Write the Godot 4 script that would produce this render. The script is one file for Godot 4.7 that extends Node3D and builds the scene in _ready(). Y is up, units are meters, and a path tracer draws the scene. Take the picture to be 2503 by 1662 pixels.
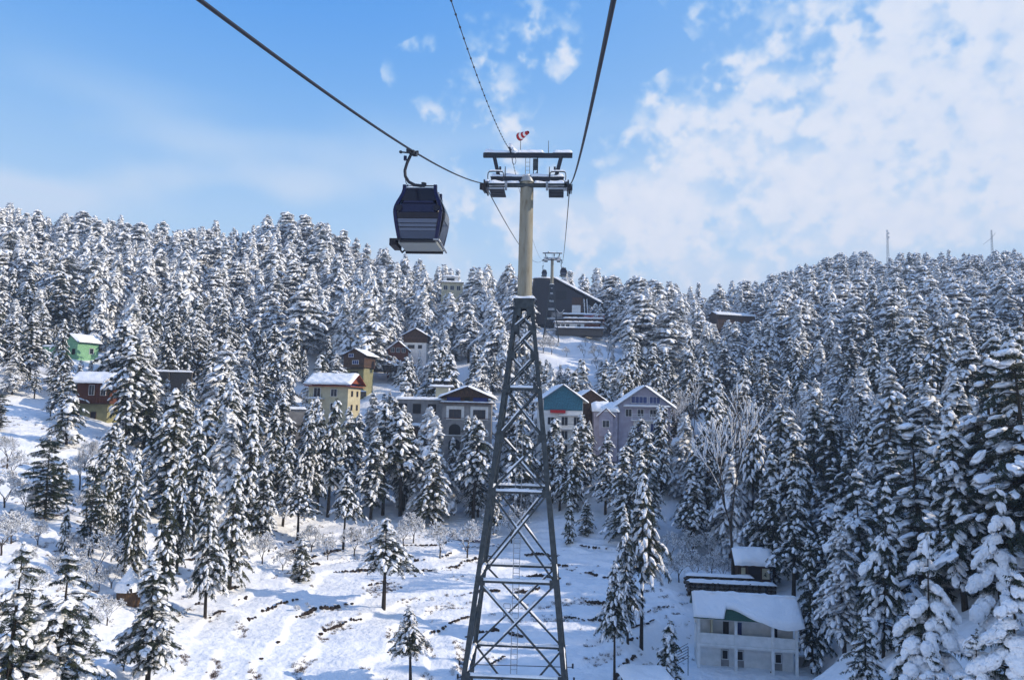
extends Node3D

const FOCAL := 1808.0            # focal length in pixels of the 2503 x 1662 photograph
const MID := Vector2(1251.5, 831.0)
const LINE_X := -2.384           # ropeway centre line: x at the camera, and x gained per metre of depth
const LINE_M := 0.063
const GAUGE := 6.0
var eye := Basis()
var rng := RandomNumberGenerator.new()
var bumps := FastNoiseLite.new()
var waves := FastNoiseLite.new()
var M := {}
var taken := {}

# ------------------------------------------------------------------ mesh building
class Shape:
	var v := PackedVector3Array()
	var n := PackedVector3Array()
	func tri(a: Vector3, b: Vector3, c: Vector3, out: Vector3) -> void:
		var nn := (c - a).cross(b - a)
		if nn.dot(out) < 0.0:
			var s := b
			b = c
			c = s
			nn = -nn
		nn = nn.normalized()
		v.append(a); v.append(b); v.append(c)
		n.append(nn); n.append(nn); n.append(nn)
	func quad(a: Vector3, b: Vector3, c: Vector3, d: Vector3, out: Vector3) -> void:
		tri(a, b, c, out)
		tri(a, c, d, out)
	func box(c: Vector3, s: Vector3, b := Basis()) -> void:
		var h := s * 0.5
		var p := []
		for i in 8:
			p.append(c + b * Vector3(h.x if i & 1 else -h.x, h.y if i & 2 else -h.y, h.z if i & 4 else -h.z))
		quad(p[0], p[1], p[3], p[2], -b.z)
		quad(p[4], p[5], p[7], p[6], b.z)
		quad(p[0], p[1], p[5], p[4], -b.y)
		quad(p[2], p[3], p[7], p[6], b.y)
		quad(p[0], p[2], p[6], p[4], -b.x)
		quad(p[1], p[3], p[7], p[5], b.x)
	func beam(a: Vector3, b: Vector3, w: float, h: float, up := Vector3.UP) -> void:
		var z := (b - a).normalized()
		var x := up.cross(z)
		if x.length() < 0.01:
			x = Vector3.RIGHT.cross(z)
		x = x.normalized()
		var y := z.cross(x)
		box((a + b) * 0.5, Vector3(w, h, a.distance_to(b)), Basis(x, y, z))
	func tube(a: Vector3, b: Vector3, r1: float, r2: float, seg := 8, caps := true) -> void:
		var z := (b - a).normalized()
		var x := (Vector3.UP if absf(z.y) < 0.9 else Vector3.RIGHT).cross(z).normalized()
		var y := z.cross(x)
		for i in seg:
			var d1 := x * cos(TAU * i / seg) + y * sin(TAU * i / seg)
			var d2 := x * cos(TAU * (i + 1) / seg) + y * sin(TAU * (i + 1) / seg)
			var at := v.size()
			quad(a + d1 * r1, a + d2 * r1, b + d2 * r2, b + d1 * r2, d1 + d2)
			for k in range(at, v.size()):
				var q := v[k] - a
				n[k] = (q - z * q.dot(z)).normalized() if r1 + r2 > 0.0 and (q - z * q.dot(z)).length() > 1e-5 else z
			if caps:
				tri(a, a + d1 * r1, a + d2 * r1, -z)
				tri(b, b + d1 * r2, b + d2 * r2, z)
	func path(points: Array, r: float, seg := 6) -> void:
		for i in points.size() - 1:
			tube(points[i], points[i + 1], r, r, seg, i == 0 or i == points.size() - 2)
	func app(tv: PackedVector3Array, tn: PackedVector3Array, t: Transform3D) -> void:
		v.append_array(t * tv)
		n.append_array(Transform3D(t.basis.inverse().transposed(), Vector3.ZERO) * tn)
	func prism(poly: Array, axis: Vector3, length: float, o := Vector3.ZERO, bx := Vector3.RIGHT, by := Vector3.UP) -> void:
		# a polygon in the plane (bx, by), pushed out along axis
		var mid := Vector2.ZERO
		for p in poly:
			mid += p / poly.size()
		var flat := PackedVector2Array(poly)
		var idx := Geometry2D.triangulate_polygon(flat)
		for k in range(0, idx.size(), 3):
			var q := []
			for j in 3:
				q.append(o + bx * flat[idx[k + j]].x + by * flat[idx[k + j]].y)
			tri(q[0], q[1], q[2], -axis)
			tri(q[0] + axis * length, q[1] + axis * length, q[2] + axis * length, axis)
		var area := 0.0
		for i in poly.size():
			area += poly[i].cross(poly[(i + 1) % poly.size()])
		for i in poly.size():
			var a: Vector2 = poly[i]
			var b: Vector2 = poly[(i + 1) % poly.size()]
			var e := (b - a)
			var nrm := Vector2(e.y, -e.x) * signf(area)
			var pa := o + bx * a.x + by * a.y
			var pb := o + bx * b.x + by * b.y
			quad(pa, pb, pb + axis * length, pa + axis * length, bx * nrm.x + by * nrm.y)
	func mesh() -> ArrayMesh:
		var m := ArrayMesh.new()
		add_to(m)
		return m
	func add_to(m: ArrayMesh) -> void:
		var a := []
		a.resize(Mesh.ARRAY_MAX)
		a[Mesh.ARRAY_VERTEX] = v
		a[Mesh.ARRAY_NORMAL] = n
		m.add_surface_from_arrays(Mesh.PRIMITIVE_TRIANGLES, a)

func obj(called: String, s: Shape, m: Material, parent: Node = null) -> MeshInstance3D:
	return put(called, s.mesh(), m, parent)

func put(called: String, mesh: Mesh, m: Material, parent: Node = null) -> MeshInstance3D:
	var o := MeshInstance3D.new()
	o.mesh = mesh
	o.material_override = m
	if parent == null:
		o.name = numbered(called)
		add_child(o)
	else:
		o.name = called
		parent.add_child(o, true)
	return o

func numbered(called: String) -> String:
	var k: int = taken.get(called, 0)
	taken[called] = k + 1
	return called if k == 0 else "%s_%03d" % [called, k]

func thing(called: String, label: String, category: String, where := Vector3.ZERO, turn := 0.0, group := "") -> Node3D:
	var o := Node3D.new()
	o.name = numbered(called)
	add_child(o)
	o.position = where
	o.rotation.y = turn
	tag(o, label, category, group)
	return o

func tag(o: Node, label: String, category: String, group := "", kind := "") -> void:
	if label: o.set_meta("label", label)
	if category: o.set_meta("category", category)
	if group: o.set_meta("group", group)
	if kind: o.set_meta("kind", kind)

func bx(called: String, c: Vector3, s: Vector3, m: Material, parent: Node) -> MeshInstance3D:
	var sh := Shape.new()
	sh.box(c, s)
	return obj(called, sh, m, parent)

# a grid of points with smooth normals; f(a, b) gives the point for a, b in 0..1
func grid(f: Callable, nu: int, nv: int, up := Vector3.UP) -> Shape:
	var p := PackedVector3Array()
	p.resize((nu + 1) * (nv + 1))
	for j in nv + 1:
		for i in nu + 1:
			p[j * (nu + 1) + i] = f.call(float(i) / nu, float(j) / nv)
	var q := PackedVector3Array()
	q.resize(p.size())
	for j in nv + 1:
		for i in nu + 1:
			var du := p[j * (nu + 1) + mini(i + 1, nu)] - p[j * (nu + 1) + maxi(i - 1, 0)]
			var dv := p[mini(j + 1, nv) * (nu + 1) + i] - p[maxi(j - 1, 0) * (nu + 1) + i]
			var c := du.cross(dv).normalized()
			q[j * (nu + 1) + i] = c if c.dot(up) > 0.0 else -c
	var s := Shape.new()
	for j in nv:
		for i in nu:
			var a := j * (nu + 1) + i
			var t := [a, a + 1, a + nu + 2, a + nu + 1]
			var fn := (p[t[2]] - p[t[0]]).cross(p[t[1]] - p[t[0]])
			var order := [0, 1, 2, 0, 2, 3] if fn.dot(up) > 0.0 else [0, 2, 1, 0, 3, 2]
			for k in order:
				s.v.append(p[t[k]])
				s.n.append(q[t[k]])
	return s

# a lumpy slab of settled snow lying on the parallelogram o, o+u, o+u+w, o+w
func snow_slab(o: Vector3, u: Vector3, w: Vector3, thick: float, step := 0.25, rough := 0.25, up := Vector3.UP) -> Shape:
	var lu := u.length()
	var lw := w.length()
	var nu := clampi(int(lu / step), 3, 60)
	var nv := clampi(int(lw / step), 3, 60)
	var edge := minf(minf(lu, lw) * 0.5, thick * 1.1)
	var sd := rng.randf() * 300.0
	return grid(func(a, b):
		# crowd the grid towards the rims so that they round off
		a = 0.5 - 0.5 * cos(a * PI) if lu < 3.0 else a
		b = 0.5 - 0.5 * cos(b * PI)
		var p: Vector3 = o + u * a + w * b
		var d: float = minf(minf(a, 1.0 - a) * lu, minf(b, 1.0 - b) * lw) / maxf(edge, 0.001)
		d = clampf(d, 0.0, 1.0)
		var k: float = sqrt(1.0 - (1.0 - d) * (1.0 - d))
		var nz: float = bumps.get_noise_3d(p.x * 3.0 + sd, p.y * 3.0, p.z * 3.0 + sd)
		return p + up * (thick * k * (1.0 + rough * 1.6 * nz)) + (w.normalized() * nz * 0.3 * thick if d < 0.2 else Vector3.ZERO), nu, nv, up)

func at(px: float, py: float, t: float) -> Vector3:
	var d := eye * Vector3((px - MID.x) / FOCAL, -(py - MID.y) / FOCAL, -1.0)
	return d * (t / -d.z)

func seen(p: Vector3) -> Vector2:
	var c := eye.inverse() * p
	return Vector2(MID.x + FOCAL * c.x / -c.z, MID.y - FOCAL * c.y / -c.z)

# ------------------------------------------------------------------ materials
func noise_tex(freq: float, ramp: Array, size := 512, octaves := 5, kind := FastNoiseLite.TYPE_SIMPLEX_SMOOTH, sd := 1) -> NoiseTexture2D:
	var f := FastNoiseLite.new()
	f.noise_type = kind
	f.frequency = freq
	f.fractal_octaves = octaves
	f.seed = sd
	var t := NoiseTexture2D.new()
	t.width = size
	t.height = size
	t.seamless = true
	t.noise = f
	if ramp.size():
		var g := Gradient.new()
		g.offsets = PackedFloat32Array()
		g.colors = PackedColorArray()
		var offs := PackedFloat32Array()
		var cols := PackedColorArray()
		for r in ramp:
			offs.append(r[0])
			cols.append(r[1])
		g.offsets = offs
		g.colors = cols
		t.color_ramp = g
	return t

func srgb(r: float, g: float, b: float) -> Color:
	return Color(r, g, b).linear_to_srgb()

func mat(r: float, g: float, b: float, rough := 0.8, metal := 0.0, spec := 0.4) -> StandardMaterial3D:
	var m := StandardMaterial3D.new()
	m.albedo_color = srgb(r, g, b)
	m.roughness = rough
	m.metallic = metal
	m.metallic_specular = spec
	return m

# colours given linear; grain between dark and light over world metres
func grained(dark: Array, light: Array, scale: float, freq := 0.02, rough := 0.85, stretch := Vector3.ONE, bump := 0.0, sd := 1) -> StandardMaterial3D:
	var m := StandardMaterial3D.new()
	var d := srgb(dark[0], dark[1], dark[2])
	var l := srgb(light[0], light[1], light[2])
	m.albedo_texture = noise_tex(freq, [[0.25, d], [0.75, l]], 256, 5, FastNoiseLite.TYPE_SIMPLEX_SMOOTH, sd)
	m.uv1_triplanar = true
	m.uv1_world_triplanar = true
	m.uv1_scale = stretch * scale
	m.roughness = rough
	m.metallic_specular = 0.4
	if bump > 0.0:
		m.heightmap_enabled = true
		m.heightmap_texture = m.albedo_texture
		m.heightmap_scale = bump
	return m

func materials() -> void:
	M.snow = mat(0.89, 0.90, 0.915, 0.75, 0.0, 0.3)
	var g := StandardMaterial3D.new()
	g.albedo_texture = noise_tex(0.012, [[0.3, srgb(0.85, 0.865, 0.89)], [0.7, srgb(0.90, 0.91, 0.925)]], 512)
	g.uv1_triplanar = true
	g.uv1_world_triplanar = true
	g.uv1_scale = Vector3.ONE * 0.13
	g.roughness = 0.8
	g.metallic_specular = 0.3
	g.heightmap_enabled = true
	g.heightmap_texture = noise_tex(0.02, [], 512, 5, FastNoiseLite.TYPE_SIMPLEX_SMOOTH, 7)
	g.heightmap_scale = 9.0
	M.ground = g
	M.snow.heightmap_enabled = true
	M.snow.heightmap_texture = g.heightmap_texture
	M.snow.heightmap_scale = 5.0
	M.snow.uv1_triplanar = true
	M.snow.uv1_scale = Vector3.ONE * 0.5
	M.bark = grained([0.02, 0.016, 0.012], [0.06, 0.047, 0.036], 1.2, 0.03, 0.95, Vector3(1, 0.25, 1))
	M.needles = mat(0.030, 0.040, 0.021, 0.75)
	M.needles_blue = mat(0.028, 0.040, 0.028, 0.75)
	M.needles_olive = mat(0.045, 0.052, 0.022, 0.75)
	M.needles_frost = mat(0.095, 0.11, 0.10, 0.85)
	M.leaves = mat(0.030, 0.042, 0.022, 0.6)
	M.twig = mat(0.055, 0.042, 0.032, 0.95)
	M.earth = grained([0.018, 0.012, 0.009], [0.075, 0.05, 0.036], 0.8, 0.03, 0.95)
	M.straw = grained([0.05, 0.03, 0.018], [0.15, 0.09, 0.05], 2.0, 0.03, 0.95, Vector3(1, 0.2, 1))
	M.stone = grained([0.05, 0.045, 0.04], [0.17, 0.15, 0.13], 0.6, 0.03, 0.95)
	M.steel = grained([0.028, 0.036, 0.040], [0.055, 0.066, 0.070], 0.5, 0.02, 0.55)
	M.steel_dark = mat(0.03, 0.034, 0.045, 0.5, 0.3)
	M.zinc = mat(0.30, 0.32, 0.34, 0.45, 0.5)
	M.rope = mat(0.025, 0.028, 0.04, 0.5, 0.4)
	var mast := StandardMaterial3D.new()
	mast.albedo_texture = noise_tex(0.018, [[0.05, srgb(0.13, 0.10, 0.06)], [0.3, srgb(0.22, 0.20, 0.145)], [0.8, srgb(0.26, 0.245, 0.19)]], 512, 5, FastNoiseLite.TYPE_SIMPLEX_SMOOTH, 5)
	mast.uv1_triplanar = true
	mast.uv1_world_triplanar = true
	mast.uv1_scale = Vector3(0.3, 0.06, 0.3)
	mast.roughness = 0.75
	M.mast = mast
	M.cabin_blue = mat(0.006, 0.008, 0.045, 0.35, 0.0, 0.4)
	M.cabin_dark = mat(0.012, 0.012, 0.022, 0.3)
	M.cabin_glass = mat(0.010, 0.011, 0.020, 0.12)
	M.cabin_tint = mat(0.022, 0.022, 0.05, 0.3)
	M.cabin_slat = mat(0.10, 0.12, 0.165, 0.4)
	M.cabin_panel = mat(0.05, 0.065, 0.10, 0.4)
	M.cabin_floor = mat(0.20, 0.215, 0.21, 0.6)
	M.rubber = mat(0.02, 0.02, 0.025, 0.7)
	M.red = mat(0.42, 0.02, 0.025, 0.8)
	M.white_cloth = mat(0.75, 0.72, 0.70, 0.8)
	M.glass = mat(0.02, 0.024, 0.032, 0.1)
	M.glass_blue = mat(0.03, 0.05, 0.16, 0.12)
	M.white_wall = grained([0.67, 0.67, 0.65], [0.78, 0.775, 0.76], 0.2, 0.02, 0.85)
	M.cream = grained([0.47, 0.425, 0.29], [0.57, 0.515, 0.36], 0.15, 0.02, 0.85)
	M.olive = grained([0.22, 0.21, 0.11], [0.30, 0.285, 0.155], 0.15, 0.02, 0.85)
	M.pale_green = grained([0.18, 0.38, 0.21], [0.28, 0.52, 0.31], 0.4, 0.02, 0.85)
	M.lilac = grained([0.32, 0.30, 0.375], [0.40, 0.38, 0.46], 0.15, 0.02, 0.85)
	M.teal = grained([0.03, 0.13, 0.18], [0.05, 0.20, 0.27], 0.5, 0.02, 0.5)
	M.grey_wall = grained([0.23, 0.22, 0.22], [0.31, 0.30, 0.29], 0.15, 0.02, 0.9)
	M.dark_clad = grained([0.020, 0.020, 0.026], [0.035, 0.034, 0.042], 0.4, 0.02, 0.6)
	M.timber = grained([0.045, 0.025, 0.016], [0.11, 0.06, 0.036], 1.0, 0.02, 0.85, Vector3(1, 0.2, 1))
	M.red_wood = grained([0.10, 0.035, 0.02], [0.17, 0.06, 0.035], 1.0, 0.02, 0.85)
	M.rust_roof = grained([0.22, 0.06, 0.025], [0.34, 0.09, 0.04], 0.6, 0.02, 0.7)
	M.green_roof = grained([0.010, 0.05, 0.030], [0.02, 0.085, 0.05], 0.6, 0.02, 0.45)
	M.blue_sheet = mat(0.02, 0.04, 0.22, 0.6)
	M.orange = mat(0.42, 0.14, 0.05, 0.85)
	M.pink_sheet = grained([0.30, 0.10, 0.09], [0.42, 0.16, 0.14], 0.5, 0.02, 0.7)
	M.white_paint = mat(0.70, 0.71, 0.72, 0.6)
	M.black = mat(0.012, 0.012, 0.014, 0.6)

# ------------------------------------------------------------------ terrain
var DEPTHS := [0.0, 30.0, 50.0, 65.0, 80.0, 100.0, 115.0, 135.0, 160.0, 190.0, 220.0, 250.0, 280.0, 310.0, 340.0, 380.0, 430.0, 480.0, 560.0, 760.0]
var COLUMNS := [-900.0, 0.0, 250.0, 500.0, 750.0, 1000.0, 1250.0, 1500.0, 1750.0, 2000.0, 2250.0, 2503.0, 3200.0]
var HEIGHTS := [
	[-27, -17, -16, -14, -11, -5, 0, 5, 11, 20, 30, 41, 51, 60, 66, 64, 50, 33, 10, -20],
	[-27, -18, -17, -15, -12, -6, -2, 3, 9, 18, 28, 39, 49, 58, 65, 62, 48, 30, 8, -20],
	[-27, -20, -19, -17.6, -15, -9.5, -5.5, -0.8, 6, 15, 25, 36, 46, 55, 62, 58, 44, 28, 6, -20],
	[-27, -23, -21.5, -20.6, -19.2, -15.5, -11.5, -5.5, 1.5, 11, 21, 32, 43, 53, 59, 55, 42, 26, 5, -20],
	[-27, -24, -22.9, -22.3, -21.6, -19.8, -17.4, -13, -6, 5, 17, 30, 43, 56, 63, 60, 45, 26, 5, -20],
	[-27, -25, -24, -23.4, -22.6, -21, -19.3, -15.5, -8, 3, 14, 25, 34, 39, 40, 33, 20, 8, -5, -20],
	[-27, -26, -25, -24.6, -24, -22, -20.3, -16.5, -8.5, 3, 16, 27, 31, 32, 30, 24, 10, 0, -10, -20],
	[-27, -26, -25.3, -25, -24.3, -21.7, -18.8, -11, -4, 5, 15, 25, 30, 33, 33, 27, 13, 2, -8, -20],
	[-27, -26, -25.8, -27, -27.5, -21.9, -19, -12.5, -5.5, 3, 10, 18, 25, 32, 36, 36, 27, 14, 0, -20],
	[-26, -24, -22.5, -22.3, -22, -19, -15, -9, -2, 7, 15, 23, 31, 39, 47, 58, 70, 66, 46, 0],
	[-25, -18, -17, -16, -14, -9.5, -6, -1, 5, 12, 19, 26, 34, 42, 50, 62, 75, 79, 66, 20],
	[-24, -16, -13, -11, -9, -5, -2, 2, 8, 15, 22, 29, 36, 44, 53, 65, 79, 84, 74, 30],
	[-22, -13, -9, -6, -3, 2, 5, 10, 17, 26, 35, 44, 53, 62, 70, 82, 95, 98, 88, 40],
]

func cubic(a: float, b: float, c: float, d: float, t: float) -> float:
	return b + 0.5 * t * (c - a + t * (2.0 * a - 5.0 * b + 4.0 * c - d + t * (3.0 * (b - c) + d - a)))

func column_height(k: int, j: int, t: float) -> float:
	var h: Array = HEIGHTS[k]
	return cubic(h[maxi(j - 1, 0)], h[j], h[j + 1], h[mini(j + 2, h.size() - 1)], t)

func broad(x: float, z: float) -> float:
	var r := sqrt(x * x + z * z)
	var a := clampf(atan2(x, -z), -0.86, 0.81)
	var t := minf(r * cos(a), 755.0)
	var u := clampf(MID.x + FOCAL * tan(a), -899.0, 3199.0)
	var j := 0
	while j < DEPTHS.size() - 2 and t > DEPTHS[j + 1]:
		j += 1
	var k := 0
	while k < COLUMNS.size() - 2 and u > COLUMNS[k + 1]:
		k += 1
	var ft: float = (t - DEPTHS[j]) / (DEPTHS[j + 1] - DEPTHS[j])
	var fu: float = (u - COLUMNS[k]) / (COLUMNS[k + 1] - COLUMNS[k])
	var h := cubic(column_height(maxi(k - 1, 0), j, ft), column_height(k, j, ft), column_height(k + 1, j, ft), column_height(mini(k + 2, COLUMNS.size() - 1), j, ft), fu)
	return h + waves.get_noise_2d(x, z) * clampf((t - 30.0) / 60.0, 0.5, 1.0) * (1.0 if t < 130.0 else 2.5)

var PADS := []            # levelled building ground: x, z, height, radius
const STEP := 0.55
func terraced(x: float, z: float) -> float:    # how much the fields are stepped here
	var t := -z
	if t < 40.0:
		return 0.0
	var u := MID.x + FOCAL * x / t
	return smoothstep(48.0, 60.0, t) * (1.0 - smoothstep(112.0, 124.0, t)) * (1.0 - smoothstep(1500.0, 1700.0, u)) * (0.3 + 0.7 * smoothstep(350.0, 700.0, u))

func ground(x: float, z: float) -> float:
	var h := broad(x, z)
	var w := terraced(x, z)
	if w > 0.0:
		var q := h / STEP
		var f := q - floorf(q)
		w *= smoothstep(-0.45, 0.0, bumps.get_noise_2d(x * 0.22 + 90.0, z * 0.45))
		h = lerpf(h, (floorf(q) + smoothstep(0.38, 0.58, f) * 0.9 + f * 0.1) * STEP, w)
		h += 0.55 * maxf(0.0, bumps.get_noise_2d(x * 0.35, z * 1.0) - 0.05)
	for p in PADS:
		var d := Vector2(x - p[0], z - p[1]).length()
		if d < p[3]:
			h = lerpf(p[2], h, smoothstep(p[3] * 0.6, p[3], d))
	if z < 0.0 and z > -140.0:
		h += 0.15 * bumps.get_noise_2d(x * 1.2 + 50.0, z * 2.4) + 0.05 * bumps.get_noise_2d(x * 5.0, z * 6.0)
	return h

func terrain() -> Node3D:
	var angles := PackedFloat32Array()
	for i in 36:
		angles.append(lerpf(-PI, -0.72, i / 36.0))
	for i in 470:
		angles.append(lerpf(-0.72, 0.72, i / 470.0))
	for i in 37:
		angles.append(lerpf(0.72, PI, i / 36.0))
	var radii := PackedFloat32Array([4.0])
	while radii[-1] < 900.0:
		var r := radii[-1]
		radii.append(r + (1.8 if r < 52.0 else 0.34 if r < 126.0 else minf(0.34 + (r - 126.0) * 0.02, 4.0) if r < 480.0 else 25.0))
	var na := angles.size()
	var nr := radii.size()
	var p := PackedVector3Array()
	p.resize(na * nr)
	for j in nr:
		for i in na:
			var x := sin(angles[i]) * radii[j]
			var z := -cos(angles[i]) * radii[j]
			p[j * na + i] = Vector3(x, ground(x, z), z)
	var q := PackedVector3Array()
	q.resize(na * nr)
	var idx := PackedInt32Array()
	for j in nr:
		for i in na:
			var du := p[j * na + mini(i + 1, na - 1)] - p[j * na + maxi(i - 1, 0)]
			var dv := p[mini(j + 1, nr - 1) * na + i] - p[maxi(j - 1, 0) * na + i]
			q[j * na + i] = du.cross(dv).normalized()
			if j < nr - 1 and i < na - 1:
				var a := j * na + i
				idx.append_array(PackedInt32Array([a, a + na, a + 1, a + 1, a + na, a + na + 1]))
	for k in q.size():
		if q[k].y < 0.0:
			q[k] = -q[k]
	var arr := []
	arr.resize(Mesh.ARRAY_MAX)
	arr[Mesh.ARRAY_VERTEX] = p
	arr[Mesh.ARRAY_NORMAL] = q
	arr[Mesh.ARRAY_INDEX] = idx
	var m := ArrayMesh.new()
	m.add_surface_from_arrays(Mesh.PRIMITIVE_TRIANGLES, arr)
	var o := put("snowy_terrain", m, M.ground)
	tag(o, "snow covered hillside with terraced fields rising to wooded ridges", "hillside", "", "structure")
	return o

# bare earth showing under the snow lip of the field terraces
func earth_banks(parent: Node3D) -> void:
	var made := 0
	var tries := 0
	while made < 140 and tries < 4000:
		tries += 1
		var u := rng.randf_range(430.0, 1640.0)
		var t := rng.randf_range(66.0, 112.0)
		var x := (u - MID.x) / FOCAL * t
		if rng.randf() > 0.4 + 0.6 * clampf(bumps.get_noise_2d(x * 0.3, t * 0.3) * 3.0, -0.5, 1.0):
			continue
		var level := (roundf(broad(x, -t) / STEP - 0.47) + 0.47) * STEP
		var n := rng.randi_range(4, 20)
		var s := Shape.new()
		var fat := rng.randf_range(0.45, 0.95)
		for k in n:
			var xx := x + (k - n * 0.5) * 0.2
			var lo := t - 6.0
			var hi := t + 6.0
			for it in 14:
				var mid := (lo + hi) * 0.5
				if broad(xx, -mid) < level:
					lo = mid
				else:
					hi = mid
			if hi > t + 5.9 or lo < t - 5.9 or rng.randf() < 0.3:
				continue
			var e := sin(PI * (k + 0.5) / n)
			var y := ground(xx, -lo)
			var b: Array = blobs[rng.randi() % blobs.size()]
			var sc := Vector3(rng.randf_range(0.16, 0.34), rng.randf_range(0.10, 0.30) * (0.4 + 0.7 * e), rng.randf_range(0.15, 0.28)) * fat
			s.app(b[0], b[1], Transform3D(Basis(Vector3.UP, rng.randf() * TAU).scaled_local(sc), Vector3(xx, y + rng.randf_range(0.0, 0.14), -lo + rng.randf_range(0.0, 0.2))))
		if s.v.size() == 0:
			continue
		obj("earth_bank", s, M.earth, parent)
		made += 1
	dry_grass()

# withered grass showing through along the terrace edges
func dry_grass() -> void:
	var places := []
	for k in 60000:
		var u := rng.randf_range(-60.0, 1700.0)
		var t := rng.randf_range(58.0, 116.0)
		var x := (u - MID.x) / FOCAL * t
		var q := broad(x, -t) / STEP
		var f := q - floorf(q)
		if f > 0.28 and f < 0.58 and bumps.get_noise_2d(x * 0.35 + 20.0, t * 0.5) > 0.12 and rng.randf() < 0.5:
			places.append(Transform3D(Basis(Vector3.UP, rng.randf() * TAU).scaled_local(Vector3.ONE * rng.randf_range(0.12, 0.42)), Vector3(x, ground(x, -t) + 0.02, -t)))
	var s := Shape.new()
	for k in 18:
		var d := Vector3(rng.randf_range(-0.6, 0.6), rng.randf_range(0.3, 0.8), rng.randf_range(-0.6, 0.6))
		var b := Vector3(rng.randf_range(-0.5, 0.5), -0.1, rng.randf_range(-0.4, 0.4))
		s.tri(b, b + Vector3(0.09, 0, rng.randf_range(-0.08, 0.08)), b + d, Vector3.BACK)
	var mm := MultiMesh.new()
	mm.transform_format = MultiMesh.TRANSFORM_3D
	mm.mesh = s.mesh()
	mm.instance_count = places.size()
	for i in places.size():
		mm.set_instance_transform(i, places[i])
	var o := MultiMeshInstance3D.new()
	o.name = "dry_grass"
	o.multimesh = mm
	o.material_override = M.straw
	add_child(o)
	tag(o, "withered brown grass poking through snow along the terrace edges", "grass", "", "stuff")
	print("grass ", places.size())

# ------------------------------------------------------------------ blobs of snow and sprays of needles
var blobs := []          # lumpy spheres, about 80 triangles
var flat_blobs := []     # 32 triangles, for distant trees
var tufts := []
var fine_tufts := []
var pillows := []        # smoother lumps for thick snow

func sphere_blob(level: int, sd: float, lump: float) -> Array:
	var t := (1.0 + sqrt(5.0)) / 2.0
	var p := [Vector3(-1, t, 0), Vector3(1, t, 0), Vector3(-1, -t, 0), Vector3(1, -t, 0), Vector3(0, -1, t), Vector3(0, 1, t), Vector3(0, -1, -t), Vector3(0, 1, -t), Vector3(t, 0, -1), Vector3(t, 0, 1), Vector3(-t, 0, -1), Vector3(-t, 0, 1)]
	var f := [0, 11, 5, 0, 5, 1, 0, 1, 7, 0, 7, 10, 0, 10, 11, 1, 5, 9, 5, 11, 4, 11, 10, 2, 10, 7, 6, 7, 1, 8, 3, 9, 4, 3, 4, 2, 3, 2, 6, 3, 6, 8, 3, 8, 9, 4, 9, 5, 2, 4, 11, 6, 2, 10, 8, 6, 7, 9, 8, 1]
	var tris := []
	for i in range(0, f.size(), 3):
		tris.append([p[f[i]].normalized(), p[f[i + 1]].normalized(), p[f[i + 2]].normalized()])
	for l in level:
		var more := []
		for q in tris:
			var ab: Vector3 = (q[0] + q[1]).normalized()
			var bc: Vector3 = (q[1] + q[2]).normalized()
			var ca: Vector3 = (q[2] + q[0]).normalized()
			more.append_array([[q[0], ab, ca], [ab, q[1], bc], [ca, bc, q[2]], [ab, bc, ca]])
		tris = more
	var shape := func(d: Vector3) -> Vector3:
		return d * (1.0 + lump * bumps.get_noise_3d(d.x * 9.0 + sd, d.y * 9.0, d.z * 9.0))
	var s := Shape.new()
	for q in tris:
		s.tri(shape.call(q[0]), shape.call(q[1]), shape.call(q[2]), q[0] + q[1] + q[2])
	for k in s.v.size():
		var d := s.v[k].normalized()
		var e := 0.12
		var tx := (Vector3.UP if absf(d.y) < 0.9 else Vector3.RIGHT).cross(d).normalized()
		var ty := d.cross(tx)
		var px: Vector3 = shape.call((d + tx * e).normalized()) - shape.call((d - tx * e).normalized())
		var py: Vector3 = shape.call((d + ty * e).normalized()) - shape.call((d - ty * e).normalized())
		var nn := px.cross(py).normalized()
		s.n[k] = nn if nn.dot(d) > 0.0 else -nn
	return [s.v, s.n]

# needles: slim blades leaving an axis along +z (length 1), bending down
func tuft(n: int, width: float) -> Array:
	var s := Shape.new()
	for k in n:
		var z := rng.randf_range(-0.5, 0.45)
		var side := (1.0 if k % 2 else -1.0)
		var a := Vector3(0, 0, z)
		var tip := a + Vector3(side * rng.randf_range(0.15, 0.5), -rng.randf_range(0.02, 0.45), rng.randf_range(0.1, 0.45))
		if k % 5 == 0:
			tip = a + Vector3(rng.randf_range(-0.12, 0.12), -rng.randf_range(0.3, 0.6), rng.randf_range(-0.1, 0.2))
		var w := Vector3(rng.randf_range(-0.3, 0.3), rng.randf_range(-0.5, 0.5), 1.0).normalized() * width
		s.tri(a - w, a + w, tip, Vector3.UP)
	for k in s.n.size():
		s.n[k] = (s.n[k] + Vector3(s.v[k].x * 1.2, 0.4, 0)).normalized() if s.n[k].y > 0 else s.n[k]
	return [s.v, s.n]

func pick(list: Array) -> Array:
	return list[rng.randi() % list.size()]

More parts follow.
